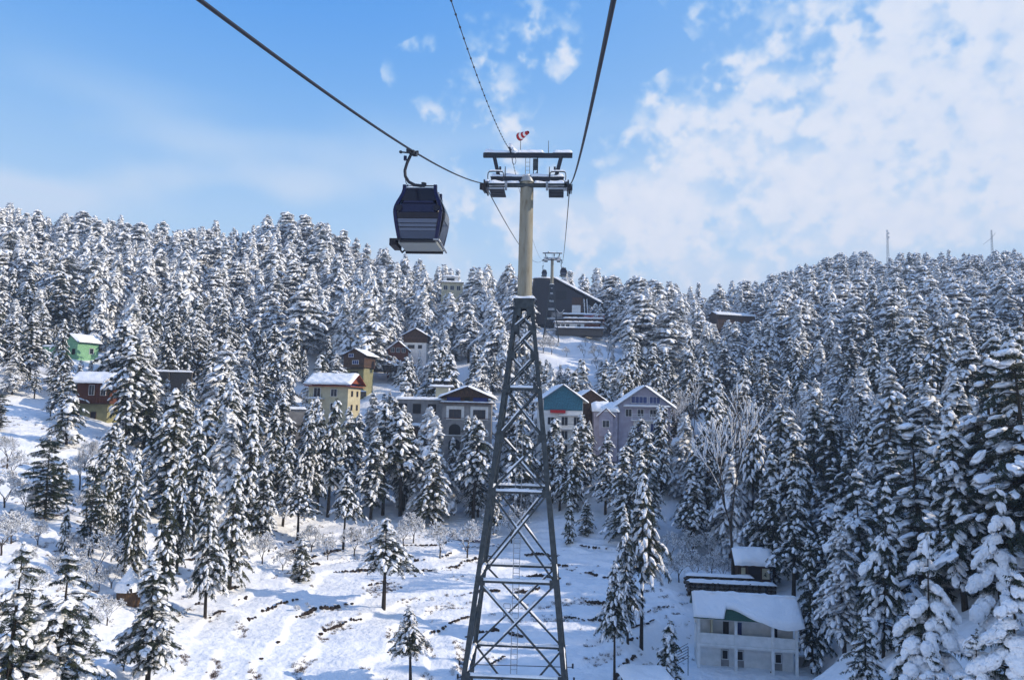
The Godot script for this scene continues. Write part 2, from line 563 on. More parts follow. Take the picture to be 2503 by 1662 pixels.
# one kind of conifer; returns meshes {trunk, crown, snow} built at its real height
func conifer(o: Dictionary) -> Dictionary:
	rng.seed = o.seed
	var h: float = o.h
	var trunk := Shape.new()
	var crown := Shape.new()
	var snow := Shape.new()
	var fine: bool = o.get("fine", false)
	var lumps: Array = blobs if fine else flat_blobs
	var unit: float = o.get("unit", 0.62)          # spacing of the sprays
	var lean := Vector3(rng.randf_range(-0.02, 0.02), 0, rng.randf_range(-0.02, 0.02)) * h
	var spine := func(y: float) -> Vector3:
		var f := y / h
		return Vector3(lean.x * f * f, y, lean.z * f * f)
	var tr: float = o.get("girth", 0.018 * h)
	for k in 6:
		var y0 := h * k / 6.0 - (0.6 if k == 0 else 0.0)
		var y1 := h * (k + 1) / 6.0
		trunk.tube(spine.call(y0), spine.call(y1), tr * (1.0 - k / 6.2), tr * (1.0 - (k + 1) / 6.2), 7, false)
	var lop := rng.randf() * TAU
	var uneven := rng.randf_range(0.1, 0.35)
	var y: float = o.base
	var top_flat: float = o.get("flat", 0.0)
	while y < h - 0.25:
		var f: float = (y - o.base) / (h - o.base)
		var rad: float = o.r * pow(1.0 - f, o.get("power", 0.8)) * (0.45 + 0.55 * smoothstep(0.0, 0.2, f))
		rad = maxf(rad, top_flat * o.r * (1.0 if f < 0.97 else 0.6))
		var n := int(clampf(rad * 2.3, 3.0, 7.0)) if fine else int(clampf(rad * 2.0, 3.0, 6.0))
		var turn := rng.randf() * TAU
		for b in n:
			if rng.randf() < o.get("gaps", 0.08):
				continue
			var az := turn + TAU * (b + rng.randf_range(-0.3, 0.3)) / n
			var dir := Vector3(cos(az), 0, sin(az))
			var side := Vector3(-dir.z, 0, dir.x)
			var len := rad * rng.randf_range(0.6, 1.2) * (1.0 + uneven * sin(az + lop + y * 0.7))
			var rise := rng.randf_range(0.05, 0.3)
			var droop: float = o.droop * rng.randf_range(0.75, 1.25)
			var root: Vector3 = spine.call(y + rng.randf_range(-0.15, 0.15))
			var along := func(s: float) -> Vector3:
				return root + dir * len * s + Vector3.UP * (rise * s - droop * s * s) * len
			trunk.tube(root, along.call(0.45), 0.05, 0.035, 3, false)
			trunk.tube(along.call(0.45), along.call(0.92), 0.035, 0.015, 3, false)
			var m := maxi(2, int(len / unit))
			var heavy := rng.randf()
			for k in m + 1:
				var s := lerpf(0.22, 1.0, float(k) / m)
				var p: Vector3 = along.call(s)
				var tangent := (dir + Vector3.UP * (rise - 2.0 * droop * s)).normalized()
				var spread := 0.42 * len * (1.0 - s) + 0.12
				var sides := [-1.0, 1.0] if k < m else [0.0]
				if not fine and spread < 0.3:
					sides = [rng.randf_range(-1, 1)]
				for sd in sides:
					var off: Vector3 = side * (sd * spread * rng.randf_range(0.5, 1.1))
					var c: Vector3 = p + off + Vector3.UP * (-absf(sd) * spread * 0.3 + rng.randf_range(-0.06, 0.06))
					var d: Vector3 = (tangent + side * sd * 0.7 + Vector3.DOWN * 0.12).normalized()
					var xx := Vector3.UP.cross(d).normalized()
					var bs := Basis(xx, d.cross(xx), d)
					var size := unit * rng.randf_range(1.15, 1.7)
					var tf: Array = pick(fine_tufts if fine else tufts)
					crown.app(tf[0], tf[1], Transform3D(bs.scaled_local(Vector3(size * 1.05, size, size)), c))
					var chance: float = o.snow * (0.55 + 0.55 * s) * (1.25 if heavy > 0.35 else 0.6)
					if rng.randf() < chance:
						var bl := pick(lumps)
						var fatness: float = o.get("fat", 1.0) * rng.randf_range(0.75, 1.3)
						var sc := (Vector3(0.35, 0.20, 0.66) if fine else Vector3(0.38, 0.20, 0.76)) * unit * 1.15 * fatness
						snow.app(bl[0], bl[1], Transform3D(bs.scaled_local(sc), c + Vector3.UP * (0.10 * unit * fatness + 0.03) + d * 0.12 * unit))
						if fine and rng.randf() < 0.5:
							var tf2: Array = pick(fine_tufts)
							crown.app(tf2[0], tf2[1], Transform3D(bs.scaled_local(Vector3(size * 0.85, size * 0.5, size * 0.9)), c + Vector3.UP * 0.24 * unit * fatness + d * 0.35 * unit))
			# thick pillows lying across the whole bough
			if rng.randf() < o.get("pillow", 0.0):
				for s in ([0.5, 0.78, 1.0] if rad > 1.2 else [0.75]):
					var bl := pick(pillows)
					var big := (0.36 + 0.13 * rad) * rng.randf_range(0.55, 1.4)
					var t2: Vector3 = (dir + Vector3.UP * (rise - 2.0 * droop * s) * 0.8).normalized()
					var x2: Vector3 = Vector3.UP.cross(t2).normalized()
					snow.app(bl[0], bl[1], Transform3D(Basis(x2, t2.cross(x2), t2).scaled_local(Vector3(0.85, 0.46, 0.8) * big), along.call(s) + side * rng.randf_range(-0.2, 0.2) * rad * 0.4 + Vector3.UP * 0.16 * big))
		y += o.get("gap", 0.5) * rng.randf_range(0.8, 1.25) * (1.0 if f < 0.75 else 0.75)
	# leader
	for k in 5:
		var p: Vector3 = spine.call(h - 0.28 * k) + Vector3(rng.randf_range(-0.1, 0.1), 0, rng.randf_range(-0.1, 0.1)) * (1 + k)
		var tf := pick(tufts)
		crown.app(tf[0], tf[1], Transform3D(Basis(Vector3.UP, rng.randf() * TAU).scaled_local(Vector3.ONE * unit * 1.2), p))
		if rng.randf() < o.snow + 0.2:
			var bl := pick(lumps)
			snow.app(bl[0], bl[1], Transform3D(Basis(Vector3.UP, rng.randf() * TAU).scaled_local(Vector3(0.32, 0.28, 0.32) * unit), p + Vector3.UP * 0.08))
	return {"trunk": trunk, "crown": crown, "snow": snow, "leaf": o.leaf, "h": h, "r": o.r, "look": o.look}

# a leafless tree with snow along its upper twigs
func bare_tree(h: float, spread: float, sd: int, snow_amount: float, levels := 4, girth := 0.022) -> Dictionary:
	rng.seed = sd
	var wood := Shape.new()
	var snow := Shape.new()
	grow(wood, snow, Vector3(0, -0.4, 0), Vector3.UP, h * (0.34 if girth > 0.015 else 0.42), girth * h, levels, spread, snow_amount)
	return {"wood": wood, "snow": snow, "h": h}

func grow(wood: Shape, snow: Shape, p: Vector3, d: Vector3, len: float, r: float, level: int, spread: float, amount: float) -> void:
	var bend := Vector3(rng.randf_range(-1, 1), rng.randf_range(-0.2, 0.6), rng.randf_range(-1, 1)) * 0.16
	var m := p + d * len * 0.5
	var d2 := (d + bend).normalized()
	var q := m + d2 * len * 0.5
	var seg := 6 if level > 2 else 3
	wood.tube(p, m, r, r * 0.85, seg, false)
	wood.tube(m, q, r * 0.85, r * 0.65, seg, false)
	if d2.y < 0.93 and rng.randf() < amount:
		var w := maxf(r * 0.75, 0.04)
		var up := Vector3.UP * (r * 0.6 + w * 0.5)
		snow.tube(p + up, m + up, w * 0.6, w * 1.2, 4, false)
		snow.tube(m + up, q + up, w * 1.2, w * 0.5, 4, false)
	if level == 0:
		return
	var n := rng.randi_range(3, 4)
	for k in n:
		var az := TAU * (k + rng.randf()) / n
		var x := (Vector3.UP if absf(d2.y) < 0.9 else Vector3.RIGHT).cross(d2).normalized()
		var yv := d2.cross(x)
		var nd := (d2 + (x * cos(az) + yv * sin(az)) * spread * rng.randf_range(0.6, 1.2) + Vector3.UP * 0.12).normalized()
		var from := m.lerp(q, rng.randf_range(0.1, 1.0)) if k > 0 else q
		grow(wood, snow, from, nd, len * rng.randf_range(0.55, 0.8), maxf(r * rng.randf_range(0.42, 0.6), 0.012), level - 1, spread, amount)

# ------------------------------------------------------------------ ropeway
func line_at(t: float, off: float, h: float) -> Vector3:
	var n := sqrt(1.0 + LINE_M * LINE_M)
	return Vector3(LINE_X + LINE_M * t + off / n, h, -t + off * LINE_M / n)

func rope_height(t: float, right: bool) -> float:
	if t <= 50.5:
		return 3.437 + 0.1784 * t + 0.00128 * t * t if right else 4.078 + 0.1658 * t + 0.00128 * t * t
	if t <= 233.5:
		var f := (t - 50.5) / 183.0
		return lerpf(15.71, 48.0, f) - 4.0 * f * (1.0 - f) * 2.8
	return 48.0 - (t - 233.5) * 0.12

func snow_on(s: Shape, parent: Node) -> void:
	obj("snow", s, M.snow, parent)

func tower(t: float, rope_h: float, levels: Array, label: String, near: bool) -> Node3D:
	var top: float = levels[0]
	var base := line_at(t, 0, 0)
	var foot := ground(base.x, base.z)
	var o := thing("cable_car_tower", label, "tower", Vector3(base.x, foot, base.z), -atan(LINE_M), "towers of the cable car line")
	var y := rope_h - foot                    # rope level above the foot
	var half := func(h: float) -> float: return (1.21 + 0.2178 * (top - h)) * 0.5
	var lv := []
	for l in levels:
		lv.append(l)
	lv.append(foot - 0.5)
	# lattice: four legs, X braces and rings on every face
	for sx in [-1.0, 1.0]:
		for sz in [-1.0, 1.0]:
			var s := Shape.new()
			for k in lv.size() - 1:
				var a: float = half.call(lv[k])
				var b: float = half.call(lv[k + 1])
				var th := 0.22 + 0.12 * float(k) / lv.size()
				s.beam(Vector3(sx * (a - 0.12), lv[k] - foot, sz * (a - 0.12)), Vector3(sx * (b - 0.12), lv[k + 1] - foot, sz * (b - 0.12)), th, th, Vector3.BACK)
			obj("leg", s, M.steel, o)
	for k in range(1, lv.size()):
		var a: float = half.call(lv[k - 1]) - 0.12
		var b: float = half.call(lv[k]) - 0.12
		var ya: float = lv[k - 1] - foot
		var yb: float = lv[k] - foot
		for f in 4:
			var r := Basis(Vector3.UP, f * PI / 2)
			if k > 1:
				for sx in [-1.0, 1.0]:
					var s := Shape.new()
					var p := r * Vector3(-sx * a, ya, a - 0.05 * sx)
					var q := r * Vector3(sx * b, yb, b - 0.05 * sx)
					s.beam(p, q, 0.11, 0.125, r * Vector3.BACK)
					var br := obj("brace", s, M.steel, o)
					if near and (f == 0 or f == 2) and k < lv.size() - 1:
						var d := q - p
						var e := (d.cross(r * Vector3.BACK)).normalized()
						e = e if e.y > 0 else -e
						var sn := snow_slab(p + d * rng.randf_range(0.05, 0.45) + e * 0.07 - r * Vector3.BACK * 0.09, d * rng.randf_range(0.25, 0.5), r * Vector3.BACK * 0.18, 0.09, 0.12, 0.5, e)
						snow_on(sn, br)
			if k < lv.size() - 1 and (k in [4, 6, 7, 8] or not near):
				var s := Shape.new()
				var p := r * Vector3(-b, yb, b)
				var q := r * Vector3(b, yb, b)
				s.beam(p, q, 0.16, 0.16)
				var ring := obj("ring_bar", s, M.steel, o)
				snow_on(snow_slab(p + Vector3.UP * 0.08 - r * Vector3.BACK * 0.13, q - p, r * Vector3.BACK * 0.26, 0.16, 0.14, 0.5), ring)
			if k < lv.size() - 1:                    # gusset plates at the joints
				for sx in [-1.0, 1.0]:
					var g := Shape.new()
					g.box(r * Vector3(sx * (b - 0.22), yb, b + 0.14), Vector3(0.34, 0.5, 0.02), r)
					obj("gusset_plate", g, M.steel, o)
	# arched transition plates below the tube
	for f in 4:
		var r := Basis(Vector3.UP, f * PI / 2)
		var poly := [Vector2(-0.60, top - foot), Vector2(0.60, top - foot), Vector2(0.80, top - foot - 1.75), Vector2(0.58, top - foot - 1.75)]
		for i in 9:
			var an := PI * i / 8.0
			poly.append(Vector2(0.42 * cos(an), top - foot - 1.05 + 0.42 * sin(an)))
		poly.append(Vector2(-0.58, top - foot - 1.75))
		poly.append(Vector2(-0.80, top - foot - 1.75))
		var s := Shape.new()
		s.prism(poly, r * Vector3.BACK, 0.05, r * Vector3(0, 0, 0.61), r * Vector3.RIGHT, Vector3.UP)
		obj("arched_plate", s, M.steel, o)
	bx("base_plate", Vector3(0, top - foot + 0.03, 0), Vector3(1.36, 0.08, 1.36), M.steel, o)
	snow_on(snow_slab(Vector3(-0.74, top - foot + 0.07, -0.7), Vector3(1.5, 0, 0), Vector3(0, 0, 1.44), 0.17, 0.1, 0.3), o)
	# tube
	var ms := Shape.new()
	ms.tube(Vector3(0, top - foot, 0), Vector3(0, y + 0.05, 0), 0.50, 0.46, 28, false)
	ms.tube(Vector3(0, y + 0.05, 0), Vector3(0, y + 0.08, 0), 0.53, 0.53, 28)
	var mst := obj("mast", ms, M.mast, o)
	var cap := Shape.new()
	cap.tube(Vector3(0, y + 0.081, 0), Vector3(0, y + 0.58, 0), 0.54, 0.28, 24)
	obj("cap", cap, M.zinc, mst)
	var sd := Shape.new()
	for k in 5:
		var b := pick(blobs)
		sd.app(b[0], b[1], Transform3D(Basis(Vector3.UP, k).scaled_local(Vector3(0.2, 0.1, 0.2)), Vector3(rng.randf_range(-0.2, 0.2), y + 0.56, rng.randf_range(-0.1, 0.2))))
	snow_on(sd, mst)
	# head
	var arm := bx("cross_arm", Vector3(0, y + 0.28, -0.15), Vector3(5.1, 0.46, 0.34), M.steel_dark, o)
	snow_on(snow_slab(Vector3(-2.6, y + 0.505, -0.35), Vector3(5.2, 0, 0), Vector3(0, 0, 0.42), 0.24, 0.14, 0.45), arm)
	var tb := Shape.new()
	tb.tube(Vector3(-2.75, y - 0.22, 0.35), Vector3(2.75, y - 0.22, 0.35), 0.15, 0.15, 12)
	var lt := obj("lower_arm", tb, M.steel, o)
	snow_on(snow_slab(Vector3(-2.7, y - 0.09, 0.2), Vector3(2.2, 0, 0), Vector3(0, 0, 0.3), 0.2, 0.12, 0.5), lt)
	snow_on(snow_slab(Vector3(0.5, y - 0.09, 0.2), Vector3(2.2, 0, 0), Vector3(0, 0, 0.3), 0.2, 0.12, 0.5), lt)
	var ub := bx("upper_beam", Vector3(0, y + 2.08, -0.1), Vector3(6.28, 0.28, 0.28), M.steel_dark, o)
	snow_on(snow_slab(Vector3(-3.12, y + 2.215, -0.3), Vector3(4.3, 0, 0), Vector3(0, 0, 0.42), 0.22, 0.14, 0.55), ub)
	snow_on(snow_slab(Vector3(1.75, y + 2.215, -0.3), Vector3(1.4, 0, 0), Vector3(0, 0, 0.42), 0.22, 0.14, 0.4), ub)
	for sx in [-1.0, 1.0]:
		var s := Shape.new()
		s.beam(Vector3(sx * 2.35, y + 1.95, -0.1), Vector3(sx * 2.0, y + 0.5, -0.15), 0.26, 0.3, Vector3.BACK)
		var po := obj("slanted_post", s, M.steel_dark, o)
		var ss := Shape.new()
		ss.box(Vector3(sx * 1.92, y + 1.15, -0.1), Vector3(0.14, 0.2, 0.2))
		obj("junction_box", ss, M.steel_dark, po)
		# guard rail loop and sheltered walkway beside the wheels
		var loop := []
		for i in 17:
			var an := TAU * i / 16.0
			var c := Vector2(signf(cos(an)) * pow(absf(cos(an)), 0.4), signf(sin(an)) * pow(absf(sin(an)), 0.4))
			loop.append(Vector3(sx * 2.15 + c.x * 0.55, y + 0.28 + c.y * 0.36, 0.75))
		var lp := Shape.new()
		lp.path(loop, 0.035, 6)
		var rail := obj("guard_rail", lp, M.steel_dark, o)
		snow_on(snow_slab(Vector3(sx * 2.15 - 0.5, y + 0.66, 0.66), Vector3(1.0, 0, 0), Vector3(0, 0, 0.18), 0.09, 0.1, 0.4), rail)
		var w := Node3D.new()
		w.name = "walkway"
		o.add_child(w, true)
		for k in 4:
			bx("slat", Vector3(sx * 2.05, y - 0.62, -0.9 + k * 0.62), Vector3(1.05, 0.05, 0.5), M.steel_dark, w)
		bx("edge_board", Vector3(sx * 2.05, y - 0.42, 1.24), Vector3(1.1, 0.14, 0.05), M.steel, w)
		bx("edge_board", Vector3(sx * 2.05, y - 0.70, 1.24), Vector3(1.0, 0.12, 0.05), M.zinc, w)
		var hb := Shape.new()
		hb.box(Vector3(sx * 1.42, y - 0.36, 0.72), Vector3(0.16, 0.62, 0.16))
		obj("hanger", hb, M.zinc, w)
		snow_on(snow_slab(Vector3(sx * 2.05 - 0.55, y - 0.35, 0.55), Vector3(1.1, 0, 0), Vector3(0, 0, 0.72), 0.26, 0.12, 0.5), w)
		# battery of rope wheels
		var bt := Node3D.new()
		bt.name = "wheel_battery"
		o.add_child(bt, true)
		bx("carrier", Vector3(sx * 2.86, y - 0.30, 0.0), Vector3(0.10, 0.30, 2.9), M.steel_dark, bt)
		var axle := Shape.new()
		axle.tube(Vector3(sx * 2.3, y - 0.22, 0.3), Vector3(sx * 3.0, y - 0.22, 0.3), 0.11, 0.11, 10)
		obj("axle", axle, M.steel_dark, bt)
		for k in 6:
			var wh := Shape.new()
			var zc := -1.45 + k * 0.58
			var dy := -0.045 * zc * zc + zc * -0.21
			wh.tube(Vector3(sx * 3.0 - 0.07, y - 0.25 + dy, zc), Vector3(sx * 3.0 + 0.07, y - 0.25 + dy, zc), 0.23, 0.23, 14)
			var wl := obj("wheel", wh, M.rubber, bt)
			bx("catcher", Vector3(sx * 3.13, y - 0.26 + dy, zc), Vector3(0.05, 0.4, 0.14), M.steel_dark, wl)
		snow_on(snow_slab(Vector3(sx * 2.75 - 0.15, y - 0.14, -1.2), Vector3(0.34, 0, 0), Vector3(0, 0, 2.2), 0.16, 0.12, 0.5), bt)
		var rod := Shape.new()
		rod.tube(Vector3(sx * 1.55, y + 0.5, 0.1), Vector3(sx * 1.55, y + 1.2, 0.1), 0.045, 0.03, 6)
		obj("lightning_rod", rod, M.steel_dark, o)
	var rod2 := Shape.new()
	rod2.tube(Vector3(1.45, y + 2.2, -0.1), Vector3(1.45, y + 3.15, -0.1), 0.03, 0.02, 6)
	obj("aerial", rod2, M.steel_dark, o)
	# cable saddle on the upper beam
	var sad := Shape.new()
	sad.beam(Vector3(-1.18, y + 2.2, -0.1), Vector3(-1.30, y + 2.72, -0.1), 0.16, 0.2, Vector3.BACK)
	sad.beam(Vector3(-1.18, y + 2.2, 0.25), Vector3(-1.30, y + 2.72, -0.1), 0.1, 0.12, Vector3.BACK)
	var sa := obj("cable_saddle", sad, M.steel_dark, o)
	var ssn := Shape.new()
	for k in 6:
		var b := pick(blobs)
		ssn.app(b[0], b[1], Transform3D(Basis(Vector3.UP, k).scaled_local(Vector3(0.13, 0.13, 0.14)), Vector3(-1.25 + k * 0.085, y + 2.74 - k * 0.085 + (0.05 if k == 0 else 0.0), -0.02)))
	snow_on(ssn, sa)
	# ladder and cabinet between the arms
	ladder(o, Vector3(0.0, y + 0.5, -0.35), Vector3(0.0, y + 1.95, -0.3), 0.30, 0.27)
	bx("cabinet", Vector3(0.56, y + 1.5, -0.3), Vector3(0.36, 0.75, 0.3), M.steel, o)
	var leg := Shape.new()
	leg.beam(Vector3(0.42, y + 0.5, -0.3), Vector3(0.42, y + 1.15, -0.3), 0.06, 0.06)
	leg.beam(Vector3(0.70, y + 0.5, -0.3), Vector3(0.70, y + 1.95, -0.3), 0.07, 0.07)
	leg.beam(Vector3(0.44, y + 0.6, -0.3), Vector3(0.68, y + 1.0, -0.3), 0.04, 0.04)
	obj("cabinet_stand", leg, M.steel_dark, o)
	if near:
		var coil := Shape.new()
		var pts := []
		for i in 13:
			var an := TAU * i / 12.0
			pts.append(Vector3(-0.95 + 0.13 * cos(an), y + 1.68 + 0.26 * sin(an), -0.1 + 0.02 * i / 12.0))
		coil.path(pts, 0.018, 5)
		obj("cable_coil", coil, M.cabin_blue, o)
		# inner ladder with rest hoops, from the ground to the tube
		ladder(o, Vector3(-0.25, 0.0, -0.9), Vector3(-0.1, top - foot - 0.9, -0.2), 0.42, 0.33)
		for hh in [11.5, 4.6]:
			var hp := Shape.new()
			var c := Vector3(-0.75, hh, -0.6)
			hp.path([c + Vector3(-0.22, -0.4, 0), c + Vector3(-0.22, 0.4, 0), c + Vector3(0.22, 0.4, 0), c + Vector3(0.22, -0.4, 0), c + Vector3(-0.22, -0.4, 0)], 0.025, 5)
			hp.path([c + Vector3(-0.22, 0.1, 0), c + Vector3(0.22, 0.1, 0)], 0.02, 5)
			obj("rest_hoop", hp, M.zinc, o)
		for hh in [8.35, 7.5]:
			var th := Shape.new()
			var wd: float = half.call(foot + hh) + 0.45
			th.tube(Vector3(-wd, hh, 0.9), Vector3(wd, hh + 0.12, 0.9), 0.025, 0.025, 6)
			th.box(Vector3(-wd, hh + 0.08, 0.9), Vector3(0.12, 0.28, 0.12))
			th.box(Vector3(wd, hh + 0.2, 0.9), Vector3(0.12, 0.28, 0.12))
			obj("tie_rod", th, M.steel_dark, o)
	return o

func ladder(parent: Node, a: Vector3, b: Vector3, width: float, spacing: float) -> void:
	var o := Node3D.new()
	o.name = "ladder"
	parent.add_child(o, true)
	for sx in [-0.5, 0.5]:
		var s := Shape.new()
		s.beam(a + Vector3(sx * width, 0, 0), b + Vector3(sx * width, 0, 0), 0.045, 0.045, Vector3.BACK)
		obj("rail", s, M.zinc, o)
	var n := int(a.distance_to(b) / spacing)
	var rs := Shape.new()
	rs.tube(Vector3(-width * 0.5, 0, 0), Vector3(width * 0.5, 0, 0), 0.018, 0.018, 5)
	var m := rs.mesh()
	for k in range(1, n):
		put("rung", m, M.zinc, o).position = a.lerp(b, float(k) / n)

func loft(levels: Array, seg: int, power: float) -> Shape:
	# levels: [y, half width x, half width z]; rounded rectangles joined
	return grid(func(a, b):
		var an: float = a * TAU
		var f: float = b * (levels.size() - 1)
		var i := mini(int(f), levels.size() - 2)
		f -= i
		var l0: Array = levels[i]
		var l1: Array = levels[i + 1]
		var c := Vector2(signf(cos(an)) * pow(absf(cos(an)), power), signf(sin(an)) * pow(absf(sin(an)), power))
		return Vector3(c.x * lerpf(l0[1], l1[1], f), lerpf(l0[0], l1[0], f), c.y * lerpf(l0[2], l1[2], f)), seg, (levels.size() - 1) * 2)

func fix_out(s: Shape, c: Vector3) -> Shape:      # make every triangle of a closed shell face away from c
	for k in range(0, s.v.size(), 3):
		var fn := (s.v[k + 2] - s.v[k]).cross(s.v[k + 1] - s.v[k])
		var out := (s.v[k] + s.v[k + 1] + s.v[k + 2]) / 3.0 - c
		if fn.dot(out) < 0.0:
			var q := s.v[k + 1]
			s.v[k + 1] = s.v[k + 2]
			s.v[k + 2] = q
			var w := s.n[k + 1]
			s.n[k + 1] = s.n[k + 2]
			s.n[k + 2] = w
		for j in 3:
			if s.n[k + j].dot(s.v[k + j] - c) < 0.0:
				s.n[k + j] = -s.n[k + j]
	return s

func cabin(where: Vector3, label: String) -> Node3D:
	var o := thing("gondola_cabin", label, "gondola", where, -atan(LINE_M), "gondola cabins on the ropes")
	o.scale = Vector3.ONE * 0.95
	var cx := 0.42
	var top := -1.62
	var wx := func(y: float) -> float:           # half width at a height below the roof
		var d := top - y
		return lerpf(0.60, 0.87, smoothstep(0.0, 1.0, d / 0.95)) if d < 0.95 else lerpf(0.87, 0.70, pow(clampf((d - 0.95) / 1.05, 0, 1), 1.3))
	var lv := []
	for k in 13:
		var y := top - 2.0 * k / 12.0
		lv.append([y, wx.call(y) - 0.02, wx.call(y) * 1.02 - 0.02])
	lv.push_front([top, 0.0, 0.0])
	lv.append([top - 2.0, 0.0, 0.0])
	var shell := fix_out(loft(lv, 40, 0.35), Vector3(0, top - 1.0, 0))
	for k in shell.v.size():
		shell.v[k].x += cx
	obj("shell", shell, M.cabin_dark, o)
	# ends: panels stacked between two blue side frames
	for end in [1.0, -1.0]:
		var strip := func(y0: float, y1: float, inset: float, proud: float) -> Shape:
			var s := Shape.new()
			var p := []
			for yy in [y0, y1]:
				var hw: float = wx.call(yy) - inset
				var zz: float = (wx.call(yy) * 1.02 + proud) * end
				p.append(Vector3(cx - hw, yy, zz))
				p.append(Vector3(cx + hw, yy, zz))
			s.quad(p[0], p[1], p[3], p[2], Vector3(0, 0, end))
			var back := Vector3(0, 0, -0.06 * end)
			s.quad(p[0], p[1], p[1] + back, p[0] + back, Vector3.UP)
			s.quad(p[2], p[3], p[3] + back, p[2] + back, Vector3.DOWN)
			return s
		obj("window", strip.call(top - 0.06, top - 0.52, 0.10, 0.0), M.cabin_glass, o)
		obj("trim_bar", strip.call(top - 0.53, top - 0.62, 0.22, 0.012), M.cabin_tint, o)
		obj("window", strip.call(top - 0.66, top - 0.98, 0.16, 0.0), M.cabin_tint, o)
		obj("belt_panel", strip.call(top - 1.0, top - 1.21, 0.09, 0.012), M.cabin_dark, o)
		obj("slat", strip.call(top - 1.23, top - 1.38, 0.10, 0.03), M.cabin_slat, o)
		obj("slat", strip.call(top - 1.41, top - 1.52, 0.10, 0.03), M.cabin_slat, o)
		obj("slat", strip.call(top - 1.56, top - 1.66, 0.10, 0.03), M.cabin_slat, o)
		obj("lower_panel", strip.call(top - 1.67, top - 1.95, 0.08, 0.02), M.cabin_panel, o)
		for sx in [-1.0, 1.0]:
			var fr := Shape.new()
			var last := Vector3.ZERO
			for k in 13:
				var y := top + 0.12 - 2.12 * k / 12.0
				var yy := minf(y, top)
				var p := Vector3(cx + sx * (wx.call(yy) - 0.02), y, (wx.call(yy) * 1.02 - 0.02) * end)
				if k > 0:
					fr.beam(last, p, 0.12, 0.12, Vector3.BACK)
				last = p
			obj("corner_post", fr, M.cabin_blue, o)
			var bump := Shape.new()
			bump.tube(Vector3(cx + sx * 0.70, top - 0.83, (0.89 * 1.02) * end), Vector3(cx + sx * 0.70, top - 0.83, (0.89 * 1.02 + 0.03) * end), 0.13, 0.12, 14)
			obj("round_vent", bump, M.cabin_dark, o)
	# side doors and their windows
	for sx in [-1.0, 1.0]:
		var dr := grid(func(a, b):
			var y: float = top - 0.15 - 1.75 * b
			return Vector3(cx + sx * (wx.call(y) + 0.035 + 0.05 * sin(b * PI)), y, lerpf(-0.55, 0.55, a)), 6, 12, Vector3(sx, 0, 0))
		var door := obj("door", dr, M.cabin_panel, o)
		var dw := grid(func(a, b):
			var y: float = top - 0.25 - 0.95 * b
			return Vector3(cx + sx * (wx.call(y) + 0.05 + 0.05 * sin((0.1 + 0.95 * b) / 1.75 * PI)), y, lerpf(-0.48, 0.48, a)), 4, 10, Vector3(sx, 0, 0))
		obj("door_window", dw, M.cabin_glass, door)
	# floor tray, with the bumper rails round it
	var fl := Shape.new()
	fl.box(Vector3(cx, top - 2.06, 0), Vector3(1.42, 0.12, 1.46))
	var floor_part := obj("floor", fl, M.cabin_floor, o)
	bx("floor_edge", Vector3(cx, top - 2.15, -0.72), Vector3(1.46, 0.10, 0.08), M.rubber, floor_part)
	bx("floor_edge", Vector3(cx, top - 2.05, 0.75), Vector3(1.30, 0.06, 0.05), M.rubber, floor_part)
	for sx in [-1.0, 1.0]:
		var sk := Shape.new()
		var x: float = cx + sx * 0.80
		sk.path([Vector3(x - sx * 0.2, top - 1.98, 0.80), Vector3(x, top - 1.98, 0.80), Vector3(x + sx * 0.06, top - 2.08, 0.74), Vector3(x + sx * 0.06, top - 2.16, -0.70), Vector3(x, top - 2.06, -0.80), Vector3(x - sx * 0.2, top - 2.06, -0.80)], 0.035, 7)
		obj("bumper_rail", sk, M.zinc if sx > 0 else M.rubber, o)
	var box := Shape.new()
	box.box(Vector3(cx - 0.93, top - 2.05, 0.2), Vector3(0.26, 0.26, 0.95))
	obj("ski_rack", box, M.rubber, o)
	# roof bars and hanger
	bx("roof_panel", Vector3(cx, top + 0.02, 0), Vector3(1.14, 0.05, 1.14), M.zinc, o)
	var bar := Shape.new()
	for zz in [-0.45, 0.45]:
		bar.tube(Vector3(cx - 0.55, top + 0.13, zz), Vector3(cx + 0.55, top + 0.13, zz), 0.025, 0.025, 6)
	bar.box(Vector3(cx, top + 0.13, 0), Vector3(0.1, 0.05, 0.95))
	obj("roof_bar", bar, M.steel_dark, o)
	snow_on(snow_slab(Vector3(cx - 0.55, top + 0.045, -0.5), Vector3(0.3, 0, 0), Vector3(0, 0, 1.0), 0.1, 0.1, 0.5), o)
	var arm := Shape.new()
	var pts := [Vector3(-0.02, -0.05, 0), Vector3(-0.11, -0.16, 0), Vector3(-0.236, -0.47, 0), Vector3(-0.305, -0.75, 0), Vector3(-0.28, -0.98, 0), Vector3(-0.14, -1.2, 0), Vector3(0.10, -1.32, 0), Vector3(0.42, -1.35, 0)]
	for i in pts.size() - 1:
		arm.tube(pts[i], pts[i + 1], 0.06, 0.06, 8)
	obj("hanger_arm", arm, M.steel_dark, o)
	bx("hanger_joint", Vector3(0.425, -1.38, 0), Vector3(0.12, 0.30, 0.16), M.steel_dark, o)
	bx("hanger_joint", Vector3(0.50, -1.30, 0), Vector3(0.08, 0.12, 0.12), M.steel_dark, o)
	var link := Shape.new()
	link.path([Vector3(-0.28, -1.0, 0.08), Vector3(-0.22, -1.28, 0.08), Vector3(-0.05, -1.42, 0.08), Vector3(0.35, -1.52, 0.08), Vector3(0.6, -1.6, 0.08)], 0.015, 5)
	obj("power_lead", link, M.rubber, o)
	bx("sensor_box", Vector3(-0.30, -0.28, 0.03), Vector3(0.11, 0.17, 0.1), M.cabin_blue, o)
	# grip on the rope
	var gr := Node3D.new()
	gr.name = "rope_grip"
	o.add_child(gr)
	gr.rotation.x = 0.245
